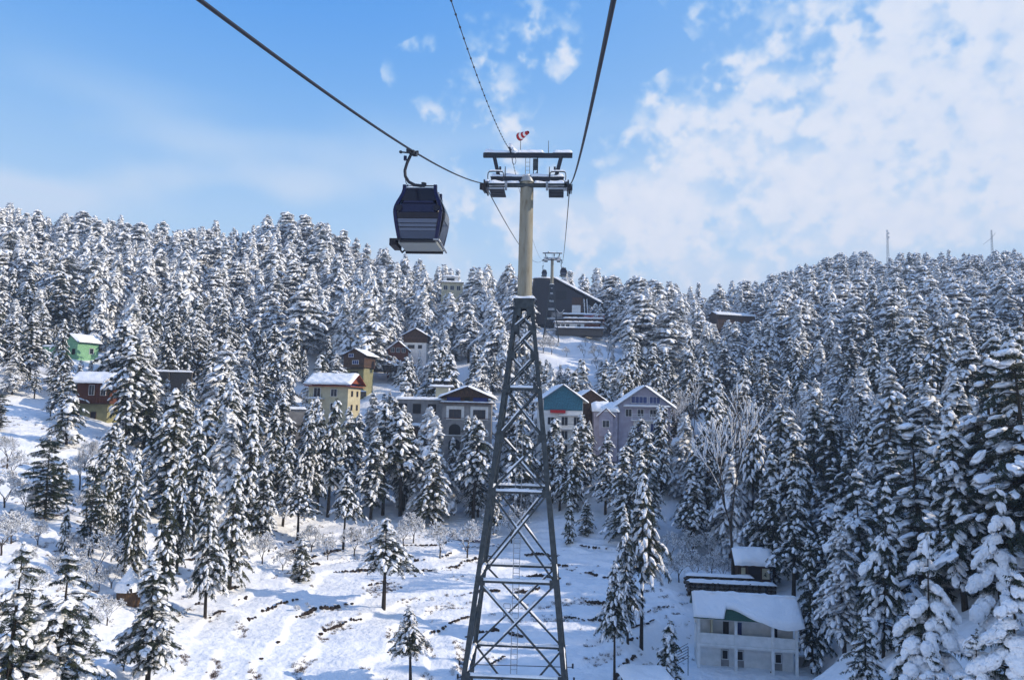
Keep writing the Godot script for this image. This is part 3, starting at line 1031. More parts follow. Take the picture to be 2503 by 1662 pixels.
	bx("jaw", Vector3(0, -0.04, 0), Vector3(0.12, 0.15, 0.55), M.steel_dark, gr)
	bx("spring_box", Vector3(-0.10, -0.02, 0.12), Vector3(0.16, 0.14, 0.75), M.steel_dark, gr)
	bx("clamp", Vector3(0.05, -0.10, -0.05), Vector3(0.16, 0.16, 0.24), M.steel_dark, gr)
	var lev := Shape.new()
	lev.tube(Vector3(-0.05, -0.07, 0.05), Vector3(-0.48, -0.03, 0.05), 0.035, 0.03, 7)
	lev.tube(Vector3(-0.48, -0.03, 0.02), Vector3(-0.48, -0.03, 0.10), 0.06, 0.06, 10)
	obj("lever", lev, M.steel_dark, gr)
	var roll := Shape.new()
	roll.tube(Vector3(0.06, 0.0, -0.28), Vector3(0.14, 0.0, -0.28), 0.06, 0.06, 10)
	obj("guide_roller", roll, M.rubber, gr)
	return o

func ropes() -> void:
	for right in [false, true]:
		var s := Shape.new()
		var t := -70.0
		var last := line_at(t, GAUGE * (0.5 if right else -0.5), rope_height(t, right))
		while t < 262.0:
			t += 1.0 if t < 60.0 else 3.0
			var p := line_at(t, GAUGE * (0.5 if right else -0.5), rope_height(t, right))
			s.tube(last, p, 0.038, 0.038, 8, false)
			last = p
		var o := obj("haul_rope", s, M.rope)
		tag(o, "dark steel haul rope running close past the camera up to the tower" if right else "dark steel haul rope carrying the hanging blue gondola cabin", "cable")
	var c := Node3D.new()
	c = thing("signal_cable", "thin signal cable wound with small beads over the tower's top beam", "cable")
	var s := Shape.new()
	var last := Vector3.ZERO
	for k in 130:
		var t := -15.0 + k * 1.0 if k < 66 else 51.0 + (k - 65) * 2.85
		var h := 18.1 - 0.253 * (50.5 - t) + 0.0025 * (50.5 - t) * (50.5 - t)
		if t > 50.5:
			var f := (t - 50.5) / 183.0
			h = lerpf(18.1, 50.3, f) - 4.0 * f * (1.0 - f) * 5.0
		if t > 233.5:
			break
		var p := line_at(t, -1.24, h)
		if k > 0:
			s.tube(last, p, 0.017, 0.017, 6, false)
		last = p
	obj("cable", s, M.rope, c)
	var b := pick(flat_blobs)
	var bs := Shape.new()
	bs.app(b[0], b[1], Transform3D(Basis().scaled(Vector3.ONE * 0.048), Vector3.ZERO))
	var bm := bs.mesh()
	var t := 12.0
	while t < 60.0:
		var h := 18.1 - 0.253 * (50.5 - t) + 0.0025 * (50.5 - t) * (50.5 - t)
		if t > 50.5:
			var f := (t - 50.5) / 183.0
			h = lerpf(18.1, 50.3, f) - 4.0 * f * (1.0 - f) * 5.0
		put("bead", bm, M.rope, c).position = line_at(t, -1.24, h)
		t += 1.05

func windsock(tw: Node3D, y: float) -> void:
	var o := thing("windsock", "red and white striped windsock on a thin pole above the tower", "windsock", tw.position + tw.basis * Vector3(-0.52, y + 2.2, -0.1), tw.rotation.y)
	var s := Shape.new()
	s.tube(Vector3.ZERO, Vector3(0, 1.05, 0), 0.025, 0.022, 7)
	obj("pole", s, M.steel_dark, o)
	var d := Vector3(0.62, 0.02, 0.78).normalized()
	for k in 5:
		var f := Shape.new()
		var a := Vector3(0, 1.28, 0) + d * (-0.12 + k * 0.2)
		f.tube(a, a + d * 0.2, 0.29 - k * 0.037, 0.29 - (k + 1) * 0.037, 20, false)
		obj("cloth_band", f, M.red if k % 2 == 0 else M.white_cloth, o)
	var rg := Shape.new()
	rg.tube(Vector3(0, 1.28, 0) - d * 0.14, Vector3(0, 1.28, 0) - d * 0.11, 0.3, 0.3, 20, false)
	rg.tube(Vector3(0, 1.0, 0), Vector3(0, 1.58, 0), 0.012, 0.012, 5)
	obj("hoop", rg, M.steel_dark, o)

# ------------------------------------------------------------------ buildings
func window(parent: Node, c: Vector3, w: float, h: float, pane: Material, frame: Material, facing := Basis(), bars := 1, called := "window") -> void:
	var s := Shape.new()
	var t := 0.07
	for k in 2:
		var sg := -1.0 if k == 0 else 1.0
		s.box(c + facing * Vector3(sg * (w + t) * 0.5, 0, 0.04), Vector3(t, h + 2 * t, 0.12), facing)
		s.box(c + facing * Vector3(0, sg * (h + t) * 0.5, 0.04), Vector3(w, t, 0.115), facing)
	for b in bars:
		s.box(c + facing * Vector3(w * ((b + 1.0) / (bars + 1.0) - 0.5), 0, 0.035), Vector3(0.05, h, 0.08), facing)
	var o := obj(called, s, frame, parent)
	var p := Shape.new()
	p.box(c + facing * Vector3(0, 0, 0.02), Vector3(w - 0.004, h - 0.004, 0.05), facing)
	obj("pane", p, pane, o)

const RIGHT_FACE := Basis(Vector3(0, 0, -1), Vector3(0, 1, 0), Vector3(1, 0, 0))
const LEFT_FACE := Basis(Vector3(0, 0, 1), Vector3(0, 1, 0), Vector3(-1, 0, 0))

# plates sloping down both sides of a ridge, with snow lying on them
func gable_roof(o: Node, w: float, d: float, y: float, rise: float, over: float, along_x: bool, wall: Material, cover: Material, snow: float, zc := 0.0, xc := 0.0) -> void:
	var span := d if along_x else w                # across the ridge
	var run := w if along_x else d
	var bu := Vector3.RIGHT if along_x else Vector3.BACK
	var bw := Vector3.BACK if along_x else Vector3.RIGHT
	var c := Vector3(xc, y, zc)
	for e in [-1.0, 1.0]:
		var s := Shape.new()
		s.prism([Vector2(-span * 0.5, 0), Vector2(span * 0.5, 0), Vector2(0, rise)], bu * e, 0.16, c + bu * e * (run * 0.5 - 0.16), bw, Vector3.UP)
		obj("gable", s, wall, o)
	var slope := rise / (span * 0.5)
	for e in [-1.0, 1.0]:
		var dn: Vector3 = (bw * e - Vector3.UP * slope).normalized()
		var length := sqrt(pow(span * 0.5 + over, 2) * (1.0 + slope * slope))
		var up: Vector3 = (Vector3.UP + bw * e * slope).normalized()
		var p0 := c + Vector3.UP * (rise + 0.03) - bu * (run * 0.5 + over)
		var s := Shape.new()
		s.box(p0 + bu * (run * 0.5 + over) + dn * length * 0.5 + up * 0.06, Vector3(run + 2 * over, 0.12, length), Basis(bu, up, bu.cross(up)))
		var pl := obj("roof", s, cover, o)
		if snow > 0.0:
			obj("snow", snow_slab(p0 + up * 0.125 - dn * 0.1, bu * (run + 2 * over), dn * (length + 0.2), snow, 0.45, 0.35, up), M.snow, pl)

func house(called: String, label: String, px: float, py: float, t: float, turn: float, w: float, d: float, h: float, wall: Material) -> Node3D:
	var o := thing(called, label, "house", at(px, py, t), turn)
	bx("wall", Vector3(0, h * 0.5 - 2.5, 0), Vector3(w, h + 5.0, d), wall, o)
	return o

func flat_snow(o: Node, c: Vector3, w: float, d: float, th: float) -> void:
	obj("snow", snow_slab(c + Vector3(-w * 0.5, 0, -d * 0.5), Vector3(w, 0, 0), Vector3(0, 0, d), th, 0.4, 0.3), M.snow, o)

func white_house() -> void:
	var o := thing("white_house", "white two-storey house with columned verandahs and green roof under snow", "house", at(1828, 1650, 80.0), -0.17)
	o.scale.y = 0.92
	var w := 10.2
	var z0 := 0.0                # verandah front; the rooms lie 1.6 m behind
	bx("plinth", Vector3(0, -1.5, -2.3), Vector3(w + 0.3, 3.0, 5.0), M.grey_wall, o)
	bx("back_wall", Vector3(0, 3.1, -3.2), Vector3(w - 0.4, 6.2, 3.2), M.white_wall, o)
	bx("floor_slab", Vector3(0, 3.02, -2.3), Vector3(w - 0.05, 0.2, 4.7), M.white_wall, o)
	bx("ceiling_slab", Vector3(0, 6.18, -2.3), Vector3(w + 0.25, 0.24, 5.0), M.white_wall, o)
	bx("step", Vector3(0.9, 0.06, -0.25), Vector3(8.0, 0.12, 1.0), M.timber, o)
	for x in [-0.5, -0.115, 0.26, 0.5]:
		bx("column", Vector3(x * (w - 0.3), 3.06, z0 - 0.15), Vector3(0.30, 6.1, 0.30), M.white_wall, o)
	for k in 3:
		var xs := [-0.5, -0.115, 0.26, 0.5]
		var a: float = xs[k] * (w - 0.3) + 0.15
		var b: float = xs[k + 1] * (w - 0.3) - 0.15
		bx("parapet", Vector3((a + b) * 0.5, 3.62, z0 - 0.17), Vector3(b - a - 0.004, 1.3, 0.16), M.white_wall, o)
		bx("lintel", Vector3((a + b) * 0.5, 5.93, z0 - 0.17), Vector3(b - a - 0.004, 0.26, 0.2), M.white_wall, o)
		bx("lintel", Vector3((a + b) * 0.5, 2.84, z0 - 0.17), Vector3(b - a - 0.004, 0.2, 0.2), M.white_wall, o)
	# left flank: open bay above, wall below
	for zz in [-1.5, -4.4]:
		bx("column", Vector3(-w * 0.5 + 0.16, 4.6, zz), Vector3(0.26, 3.0, 0.26), M.white_wall, o)
	bx("parapet", Vector3(-w * 0.5 + 0.10, 3.62, -2.3), Vector3(0.14, 1.3, 4.0), M.white_wall, o)
	bx("side_wall", Vector3(-w * 0.5 + 0.12, 1.45, -3.0), Vector3(0.2, 2.9, 3.2), M.white_wall, o)
	window(o, Vector3(-w * 0.5 + 0.02, 1.4, -2.4), 0.8, 1.2, M.glass, M.white_paint, LEFT_FACE, 0)
	# doors and windows on the rooms
	for dd in [[-2.1, 0.0], [-0.55, 0.0], [3.35, 0.0]]:
		bx("door", Vector3(dd[0], 1.12, -1.58), Vector3(0.82, 2.0, 0.06), M.grey_wall, o)
		window(o, Vector3(dd[0], 1.56, -1.55), 0.56, 0.95, M.black, M.white_paint, Basis(), 0)
	for dd in [[-2.0, 0.62], [-0.6, 0.5], [3.1, 0.4]]:
		window(o, Vector3(dd[0], 4.55, -1.58), dd[1], 1.5, M.black if dd[0] < -1 or dd[0] > 1 else M.glass_blue, M.white_paint, Basis(), 0)
	bx("inner_wall", Vector3(-3.55, 4.6, -0.95), Vector3(0.14, 2.8, 1.25), M.cream, o)
	bx("wall_box", Vector3(3.95, 5.6, -1.55), Vector3(0.3, 0.22, 0.08), M.zinc, o)
	bx("wall_box", Vector3(3.9, 2.5, -1.55), Vector3(0.3, 0.22, 0.08), M.zinc, o)
	bx("bucket", Vector3(2.5, 0.25, -0.5), Vector3(0.25, 0.26, 0.25), M.red_wood, o)
	# green sheet roof, ridge along the front
	var rise := 1.8
	var y := 6.3
	var dep := 5.6
	for e in [-1.0, 1.0]:
		var s := Shape.new()
		s.prism([Vector2(-dep * 0.5, 0), Vector2(dep * 0.5, 0), Vector2(0, rise)], Vector3.RIGHT * e, 0.1, Vector3(e * (w * 0.5 + 0.1), y, -2.3), Vector3.BACK, Vector3.UP)
		var gb := obj("gable", s, M.green_roof, o)
		for q in [0.6, 1.15]:
			var gs := Shape.new()
			gs.box(Vector3(e * (w * 0.5 + 0.21), y + q, -2.3), Vector3(0.04, 0.05, dep * (1.0 - q / rise)))
			obj("batten", gs, M.steel, gb)
	for e in [-1.0, 1.0]:
		var span := dep * 0.5 + 0.35
		var slope := rise / (dep * 0.5)
		var dn: Vector3 = (Vector3.BACK * e - Vector3.UP * slope).normalized()
		var up: Vector3 = (Vector3.UP + Vector3.BACK * e * slope).normalized()
		var length := span * sqrt(1.0 + slope * slope)
		var rw := w + 0.9
		var p0 := Vector3(-rw * 0.5, y + rise + 0.02, -2.3)
		var s := Shape.new()
		s.box(p0 + Vector3(rw * 0.5, 0, 0) + dn * length * 0.5 + up * 0.04, Vector3(rw, 0.07, length), Basis(Vector3.RIGHT, up, Vector3.RIGHT.cross(up)))
		var pl := obj("roof", s, M.green_roof, o)
		for k in 18:
			var rb := Shape.new()
			rb.box(p0 + Vector3(rw * (k + 0.5) / 18.0, 0, 0) + dn * length * 0.5 + up * 0.09, Vector3(0.05, 0.035, length), Basis(Vector3.RIGHT, up, Vector3.RIGHT.cross(up)))
			obj("roof_rib", rb, M.green_roof, pl)
		if e > 0.0:
			# the snow sheet has slid and torn: a short piece, a bare corner, and a long tongue hanging over the eave
			var tongue := grid(func(a, b):
				var x: float = a * rw
				var reach := length * lerpf(0.98, 1.0, a)
				if a > 0.28 and a < 0.62:
					reach = length * lerpf(0.60, 1.02, smoothstep(0.34, 0.62, a))
					reach = lerpf(length * 0.98, reach, smoothstep(0.28, 0.31, a))
				elif a >= 0.62:
					reach = length * (1.02 + 0.16 * sin((a - 0.62) / 0.38 * PI * 0.86))
				var bb: float = 1.0 - pow(1.0 - b, 1.4)
				var dd: float = minf(minf(x, rw - x), (1.0 - bb) * reach) / 0.42
				dd = clampf(dd, 0.0, 1.0)
				var th := (0.34 + 0.12 * bumps.get_noise_2d(x * 2.0, bb * 9.0)) * sqrt(1.0 - (1.0 - dd) * (1.0 - dd))
				var p: Vector3 = p0 + Vector3(x, 0, 0) + dn * reach * bb + up * (0.10 + th)
				var hang: float = maxf(0.0, reach * bb - length)
				p += Vector3.DOWN * hang * 0.45 - Vector3.BACK * hang * 0.3
				return p, 64, 26, up)
			obj("snow", tongue, M.snow, pl)
			obj("ridge_snow", snow_slab(p0 + Vector3(0, 0.12, -0.15), Vector3(rw, 0.1, 0), dn * 0.75 + Vector3(0, 0.10, 0), 0.40, 0.3, 0.35, up), M.snow, pl)
		else:
			obj("snow", snow_slab(p0 + up * 0.08, Vector3(rw, 0, 0), dn * length, 0.5, 0.4, 0.3, up), M.snow, pl)

func stair_rail(o: Node) -> void:
	for k in 5:
		var s := Shape.new()
		s.beam(Vector3(-6.6 + k * 0.1, 0.4 + k * 0.30, -1.0), Vector3(-5.1, 1.9 - (4 - k) * 0.22, -1.0), 0.05, 0.05, Vector3.BACK)
		obj("rail", s, M.steel_dark, o)

func buildings() -> void:
	white_house()
	var o: Node3D
	# lower porch roof and railing beside the white house
	o = house("low_shed", "low shed with snow on its flat roof beside the white house", 1580, 1690, 66.0, 0.1, 3.6, 3.2, 1.2, M.timber)
	flat_snow(o, Vector3(0, 1.2, 0), 4.4, 4.0, 0.5)
	o = thing("stair_railing", "dark sloping stair railing at the white house's corner", "railing", at(1660, 1632, 77.0), -0.1)
	for k in 6:
		var s := Shape.new()
		s.beam(Vector3(-1.6, 0.3 + k * 0.28, 0), Vector3(-0.3, 0.3 + k * 0.28, 0), 0.045, 0.045)
		s.beam(Vector3(-0.3, 0.3 + k * 0.28, 0), Vector3(0.9, 1.0 + k * 0.28, 0), 0.045, 0.045)
		obj("rail", s, M.steel_dark, o)
	for x in [-1.6, -0.3, 0.9]:
		bx("post", Vector3(x, 0.7, 0.05), Vector3(0.07, 2.8, 0.05), M.steel_dark, o)
	# yard wall and gate pillar to the right of it
	o = thing("yard_wall", "grey rendered yard wall between the white house and the trees", "wall", at(1968, 1650, 82.0), -0.1)
	bx("wall", Vector3(0, 0.2, 0), Vector3(1.9, 3.4, 0.3), M.grey_wall, o)
	flat_snow(o, Vector3(0, 1.9, 0), 1.95, 0.4, 0.14)
	o = thing("gate_pillar", "pale square gate pillar capped with snow beside yard wall", "pillar", at(2011, 1650, 81.0), -0.1)
	bx("shaft", Vector3(0, 0.4, 0), Vector3(0.95, 3.2, 0.8), M.white_wall, o)
	flat_snow(o, Vector3(0, 2.0, 0), 1.1, 0.95, 0.25)
	# wooden hut above it
	o = house("wooden_hut", "low wooden hut with thick snowy roof behind the white house", 1838, 1416, 97.0, -0.12, 4.0, 3.4, 2.4, M.timber)
	gable_roof(o, 4.0, 3.4, 2.4, 1.2, 0.5, true, M.red_wood, M.timber, 0.55)
	window(o, Vector3(0.0, 1.1, 1.7), 1.5, 1.6, M.black, M.timber, Basis(), 0, "doorway")
	bx("shutter", Vector3(1.4, 1.1, 1.74), Vector3(0.9, 1.3, 0.08), M.cream, o)
	bx("shutter", Vector3(-1.35, 1.1, 1.74), Vector3(0.5, 1.3, 0.08), M.cream, o)
	for wdef in [[1760, 1428, 95.0, 8.2, 0.9], [1790, 1448, 92.0, 10.5, 1.0]]:
		o = thing("stone_wall", "dark dry stone terrace wall just below the wooden hut" if wdef[0] == 1760 else "longer dark stone terrace wall directly above the white house's ridge", "wall", at(wdef[0], wdef[1], wdef[2]), -0.1)
		stones(o, wdef[3], wdef[4])
		flat_snow(o, Vector3(0, wdef[4], -0.3), wdef[3] + 0.2, 1.0, 0.3)
	# lilac gabled house
	o = house("lilac_house", "lilac gabled house with balcony and blue attic windows", 1568, 1075, 143.0, -0.06, 9.6, 9.0, 6.6, M.lilac)
	gable_roof(o, 9.6, 9.0, 6.6, 3.4, 0.9, false, M.lilac, M.zinc, 0.32)
	window(o, Vector3(-1.0, 7.55, 4.6), 2.9, 1.2, M.glass_blue, M.white_paint, Basis(), 3)
	window(o, Vector3(1.9, 7.55, 4.6), 1.9, 1.2, M.glass_blue, M.white_paint, Basis(), 2)
	bx("balcony", Vector3(0.4, 6.35, 5.1), Vector3(8.6, 0.2, 1.2), M.white_paint, o)
	flat_snow(o, Vector3(0.4, 6.46, 5.1), 8.6, 1.2, 0.16)
	bx("balcony", Vector3(1.2, 3.75, 5.1), Vector3(7.4, 0.22, 1.3), M.white_paint, o)
	for k in 3:
		bx("rail", Vector3(1.2, 4.15 + k * 0.36, 5.68), Vector3(7.4, 0.07, 0.07), M.white_paint, o)
	for k in 5:
		bx("post", Vector3(-2.4 + k * 1.8, 4.35, 5.69), Vector3(0.09, 1.0, 0.09), M.white_paint, o)
	for x in [-2.9, -0.7, 1.6, 3.6]:
		window(o, Vector3(x, 5.1, 4.5), 1.1, 1.3, M.glass, M.white_paint, Basis(), 1)
	bx("bay", Vector3(0.5, 1.55, 4.75), Vector3(5.0, 4.1, 0.6), M.white_wall, o)
	for x in [-0.6, 1.9]:
		window(o, Vector3(x, 2.45, 5.05), 1.6, 1.5, M.glass_blue, M.white_paint, Basis(), 2)
	window(o, Vector3(0.6, 0.2, 5.05), 2.9, 1.3, M.glass, M.white_paint, Basis(), 3)
	flat_snow(o, Vector3(0.5, -0.75, 5.7), 6.2, 1.6, 0.35)
	o = house("lilac_annex", "small annex with bulging snow roof beside lilac house", 1478, 1060, 141.0, -0.06, 4.4, 6.0, 4.2, M.lilac)
	gable_roof(o, 4.4, 6.0, 4.2, 1.3, 0.4, true, M.lilac, M.zinc, 0.6)
	gable_roof(o, 2.6, 3.0, 3.4, 1.2, 0.3, false, M.lilac, M.red_wood, 0.2, 2.0)
	bx("porch_wall", Vector3(0, 1.5, 3.2), Vector3(2.6, 3.8, 0.6), M.lilac, o)
	window(o, Vector3(0, 1.9, 3.52), 1.2, 1.2, M.glass, M.white_paint)
	# teal gabled house
	o = house("teal_house", "house with broad teal gable, red awning and white balconies", 1366, 1088, 138.0, 0.06, 7.4, 9.0, 8.3, M.white_wall)
	gable_roof(o, 7.4, 9.0, 8.3, 2.6, 0.8, false, M.teal, M.zinc, 0.22)
	bx("teal_board", Vector3(0.1, 7.35, 4.55), Vector3(7.0, 1.9, 0.12), M.teal, o)
	for x in [-2.3, -1.15, 0.0, 1.15, 2.3]:
		bx("batten", Vector3(x, 7.35, 4.63), Vector3(0.06, 1.9, 0.05), M.teal, o)
	bx("awning", Vector3(-0.9, 6.2, 4.9), Vector3(2.7, 0.55, 0.7), M.red, o)
	for yy in [5.6, 3.1, 0.6]:
		bx("balcony", Vector3(1.6, yy, 5.0), Vector3(4.6, 0.18, 1.2), M.white_paint, o)
		bx("rail", Vector3(1.6, yy + 0.9, 5.55), Vector3(4.6, 0.06, 0.06), M.steel_dark, o)
		window(o, Vector3(0.4, yy - 1.1, 4.5), 1.1, 1.5, M.glass, M.white_paint)
		window(o, Vector3(2.6, yy - 1.1, 4.5), 1.1, 1.5, M.glass, M.white_paint)
		window(o, Vector3(-2.1, yy - 1.1, 4.5), 1.1, 1.3, M.glass, M.white_paint)
	o = house("brown_house", "dark brown gabled house wall close behind the teal house", 1432, 1062, 148.0, 0.1, 6.0, 8.0, 6.6, M.timber)
	gable_roof(o, 6.0, 8.0, 6.6, 2.0, 0.5, false, M.timber, M.timber, 0.2)
	window(o, Vector3(0.8, 3.0, 4.0), 0.9, 1.1, M.black, M.timber)
	# arched house with blue attic
	o = house("arched_house", "stone house with blue attic sheets and arched openings", 1142, 1076, 146.0, 0.0, 9.4, 9.0, 7.2, M.grey_wall)
	bx("cornice", Vector3(0, 7.2, 4.7), Vector3(10.6, 0.25, 1.2), M.timber, o)
	flat_snow(o, Vector3(0, 7.33, 4.7), 10.4, 1.1, 0.2)
	bx("attic_wall", Vector3(0, 8.1, 3.6), Vector3(8.0, 1.6, 0.4), M.timber, o)
	bx("blue_sheet", Vector3(-2.6, 8.0, 3.83), Vector3(2.6, 1.0, 0.06), M.blue_sheet, o)
	bx("blue_sheet", Vector3(2.5, 8.1, 3.83), Vector3(2.7, 1.1, 0.06), M.blue_sheet, o)
	bx("attic_door", Vector3(0, 8.1, 3.84), Vector3(1.0, 1.4, 0.07), M.black, o)
	gable_roof(o, 9.4, 9.0, 8.3, 1.9, 0.7, false, M.timber, M.timber, 0.35)
	for x in [-2.2, 2.4]:
		bx("pale_panel", Vector3(x, 5.3, 4.54), Vector3(3.4, 2.6, 0.1), M.white_wall, o)
		window(o, Vector3(x, 5.1, 4.6), 2.2, 1.6, M.glass, M.timber, Basis(), 2)
		bx("rail", Vector3(x, 4.3, 4.95), Vector3(4.0, 0.1, 0.1), M.red_wood, o)
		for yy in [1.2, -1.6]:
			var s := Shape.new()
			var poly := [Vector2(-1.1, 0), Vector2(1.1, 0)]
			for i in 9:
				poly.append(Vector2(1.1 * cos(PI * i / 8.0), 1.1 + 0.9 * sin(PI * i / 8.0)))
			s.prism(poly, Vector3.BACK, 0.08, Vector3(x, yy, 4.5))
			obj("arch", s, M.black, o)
		bx("ledge", Vector3(x, 1.05, 4.62), Vector3(3.6, 0.16, 0.22), M.white_wall, o)
	# flat roofed house with water tanks
	o = house("tank_house", "grey flat-roofed house with black water tanks in snow", 1030, 1052, 152.0, 0.05, 10.5, 8.0, 6.2, M.grey_wall)
	flat_snow(o, Vector3(0, 6.2, 0), 11.2, 8.8, 0.5)
	bx("stair_head", Vector3(3.9, 7.5, -1.0), Vector3(2.5, 2.6, 2.5), M.cream, o)
	bx("tank_deck", Vector3(3.8, 8.9, -1.0), Vector3(5.2, 0.2, 3.4), M.grey_wall, o)
	flat_snow(o, Vector3(3.8, 9.0, -1.0), 5.4, 3.6, 0.4)
	for x in [2.9, 4.9]:
		var s := Shape.new()
		s.tube(Vector3(x, 9.0, -0.6), Vector3(x, 10.2, -0.6), 0.8, 0.8, 16)
		var tk := obj("water_tank", s, M.black, o)
		flat_snow(tk, Vector3(x, 10.2, -0.6), 1.5, 1.5, 0.42)
	for x in [-3.6, -0.8, 2.2]:
		window(o, Vector3(x, 4.4, 4.0), 1.5, 1.8, M.black, M.timber)
	bx("terrace_roof", Vector3(-1.0, 1.0, 5.6), Vector3(11.0, 0.25, 3.2), M.grey_wall, o)
	flat_snow(o, Vector3(-1.0, 1.13, 5.6), 11.2, 3.4, 0.4)
	bx("terrace_wall", Vector3(-1.0, -1.0, 5.4), Vector3(10.6, 4.0, 2.4), M.timber, o)
	bx("pale_post", Vector3(1.4, -0.4, 6.75), Vector3(0.5, 2.6, 0.3), M.orange, o)
	# tall cream block
	o = house("tall_cream_block", "tall cream five-storey block with stacked corner balconies", 812, 1098, 150.0, -0.15, 8.2, 7.0, 12.6, M.cream)
	bx("rust_attic", Vector3(-0.2, 13.2, -0.3), Vector3(7.2, 1.3, 6.0), M.blue_sheet, o)
	gable_roof(o, 8.2, 7.0, 13.2, 1.7, 0.9, true, M.rust_roof, M.rust_roof, 0.4)
	bx("eave", Vector3(0, 12.55, 0), Vector3(9.6, 0.2, 8.4), M.rust_roof, o)
	for k in 4:
		var yy := 1.8 + k * 2.75
		bx("balcony", Vector3(-2.3, yy, 4.1), Vector3(3.2, 0.2, 1.3), M.white_paint, o)
		flat_snow(o, Vector3(-2.3, yy + 0.11, 4.4), 3.0, 0.7, 0.2)
		for j in 6:
			bx("baluster", Vector3(-3.8 + j * 0.6, yy + 0.5, 4.7), Vector3(0.05, 0.9, 0.05), M.steel_dark, o)
		window(o, Vector3(-2.3, yy + 1.2, 3.5), 1.3, 1.8, M.glass, M.white_paint)
		window(o, Vector3(1.2, yy + 1.2, 3.5), 1.2, 1.4, M.glass, M.white_paint)
		for z in [-1.6, 1.4]:
			window(o, Vector3(4.1, yy + 1.1, z), 0.75, 1.0, M.glass, M.timber, RIGHT_FACE, 0)
	# grey block half hidden in the trees, left of it
	o = house("grey_block", "plain grey concrete block half hidden behind ivy covered trees", 714, 1105, 140.0, 0.3, 4.0, 5.0, 8.0, M.grey_wall)
	flat_snow(o, Vector3(0, 8.0, 0), 4.4, 5.4, 0.4)
	for yy in [2.2, 5.0]:
		bx("floor_band", Vector3(0, yy, 2.55), Vector3(4.0, 0.2, 0.12), M.stone, o)
		window(o, Vector3(-0.3, yy - 1.2, 2.5), 1.2, 1.2, M.black, M.timber)
	# narrow dark and yellow house
	o = house("narrow_house", "narrow pale yellow house with overhanging dark timber upper storey", 878, 952, 186.0, -0.25, 4.6, 5.6, 5.2, M.olive)
	bx("upper_storey", Vector3(-0.2, 6.9, 0.2), Vector3(5.6, 3.0, 6.4), M.timber, o)
	gable_roof(o, 5.8, 6.6, 8.4, 1.5, 0.5, false, M.timber, M.timber, 0.2)
	window(o, Vector3(0.3, 6.6, 3.4), 1.6, 0.9, M.glass_blue, M.white_paint, Basis(), 2)
	window(o, Vector3(-0.9, 8.3, 3.5), 1.2, 0.8, M.glass_blue, M.white_paint, Basis(), 1)
	for yy in [1.3, 3.9]:
		window(o, Vector3(-0.2, yy, 2.8), 2.0, 0.9, M.glass, M.timber, Basis(), 2)
		bx("ledge", Vector3(0, yy + 1.1, 3.1), Vector3(5.0, 0.16, 0.8), M.timber, o)
	bx("retaining_wall", Vector3(-0.5, -1.2, 3.6), Vector3(8.0, 1.2, 0.5), M.stone, o)
	flat_snow(o, Vector3(-0.5, -0.6, 3.4), 8.0, 1.1, 0.3)
	# chalets higher up
	o = house("red_chalet", "small red-brown chalet with pitched roof among the trunks", 972, 880, 206.0, 0.15, 5.6, 5.0, 2.6, M.red_wood)
	gable_roof(o, 5.6, 5.0, 2.6, 2.3, 0.6, false, M.red_wood, M.timber, 0.35)
	for x in [-1.5, 0.0, 1.5]:
		window(o, Vector3(x, 2.6, 2.6), 0.9, 1.2, M.glass, M.white_paint)
	o = house("brown_chalet", "brown chalet over a white ground floor above the red chalet", 1018, 868, 214.0, -0.05, 6.4, 5.5, 3.4, M.white_wall)
	bx("upper_storey", Vector3(0, 4.4, 0), Vector3(6.8, 2.0, 5.9), M.timber, o)
	gable_roof(o, 6.8, 5.9, 5.4, 1.9, 0.6, false, M.timber, M.timber, 0.3)
	window(o, Vector3(-1.2, 2.2, 2.75), 1.9, 0.9, M.glass, M.timber, Basis(), 2)
	window(o, Vector3(1.4, 2.2, 2.75), 1.0, 0.9, M.glass, M.timber, Basis(), 1)
	o = thing("roadside_wall", "long dark stone roadside wall with snow on top below the chalets", "wall", at(955, 905, 198.0), 0.0)
	stones(o, 15.0, 1.3)
	flat_snow(o, Vector3(0, 1.3, -0.4), 15.2, 1.4, 0.3)
	# pale green house, left
	o = house("green_house", "pale green house with snowy gable roof in the trees", 195, 890, 166.0, -0.45, 4.6, 5.0, 5.0, M.pale_green)
	gable_roof(o, 4.6, 5.0, 5.0, 1.4, 0.6, false, M.pale_green, M.timber, 0.3)
	window(o, Vector3(1.1, 2.6, 2.5), 0.9, 1.1, M.black, M.timber, Basis(), 0)
	window(o, Vector3(2.3, 2.9, -0.8), 0.9, 1.2, M.glass, M.white_paint, RIGHT_FACE, 0)
	o = house("green_shed", "lower pale green shed wing beside the pale green house", 136, 896, 164.0, -0.2, 3.8, 4.0, 4.2, M.pale_green)
	flat_snow(o, Vector3(0, 4.2, 0), 4.4, 4.6, 0.5)
	window(o, Vector3(0.3, 2.4, 2.0), 1.0, 1.0, M.black, M.timber, Basis(), 0)
	# red-walled hut under it
	o = house("red_hut", "low hut with red wall and orange door under the green house", 96, 942, 150.0, 0.15, 5.4, 4.0, 2.4, M.red_wood)
	gable_roof(o, 5.4, 4.0, 2.4, 1.1, 0.5, true, M.red_wood, M.timber, 0.4)
	bx("door", Vector3(2.0, 1.0, 2.03), Vector3(1.0, 1.9, 0.08), M.orange, o)
	# olive yellow house with timber storey
	o = house("olive_house", "olive yellow house with timber balcony storey, dark trees around", 232, 1050, 126.0, 0.05, 5.8, 5.0, 4.3, M.olive)
	bx("concrete_frame", Vector3(1.3, -0.75, 2.6), Vector3(3.4, 0.14, 0.3), M.olive, o)
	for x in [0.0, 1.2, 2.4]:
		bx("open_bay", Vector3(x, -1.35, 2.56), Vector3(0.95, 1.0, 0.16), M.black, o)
	window(o, Vector3(-2.0, 2.4, 2.5), 0.8, 1.2, M.black, M.timber, Basis(), 0)
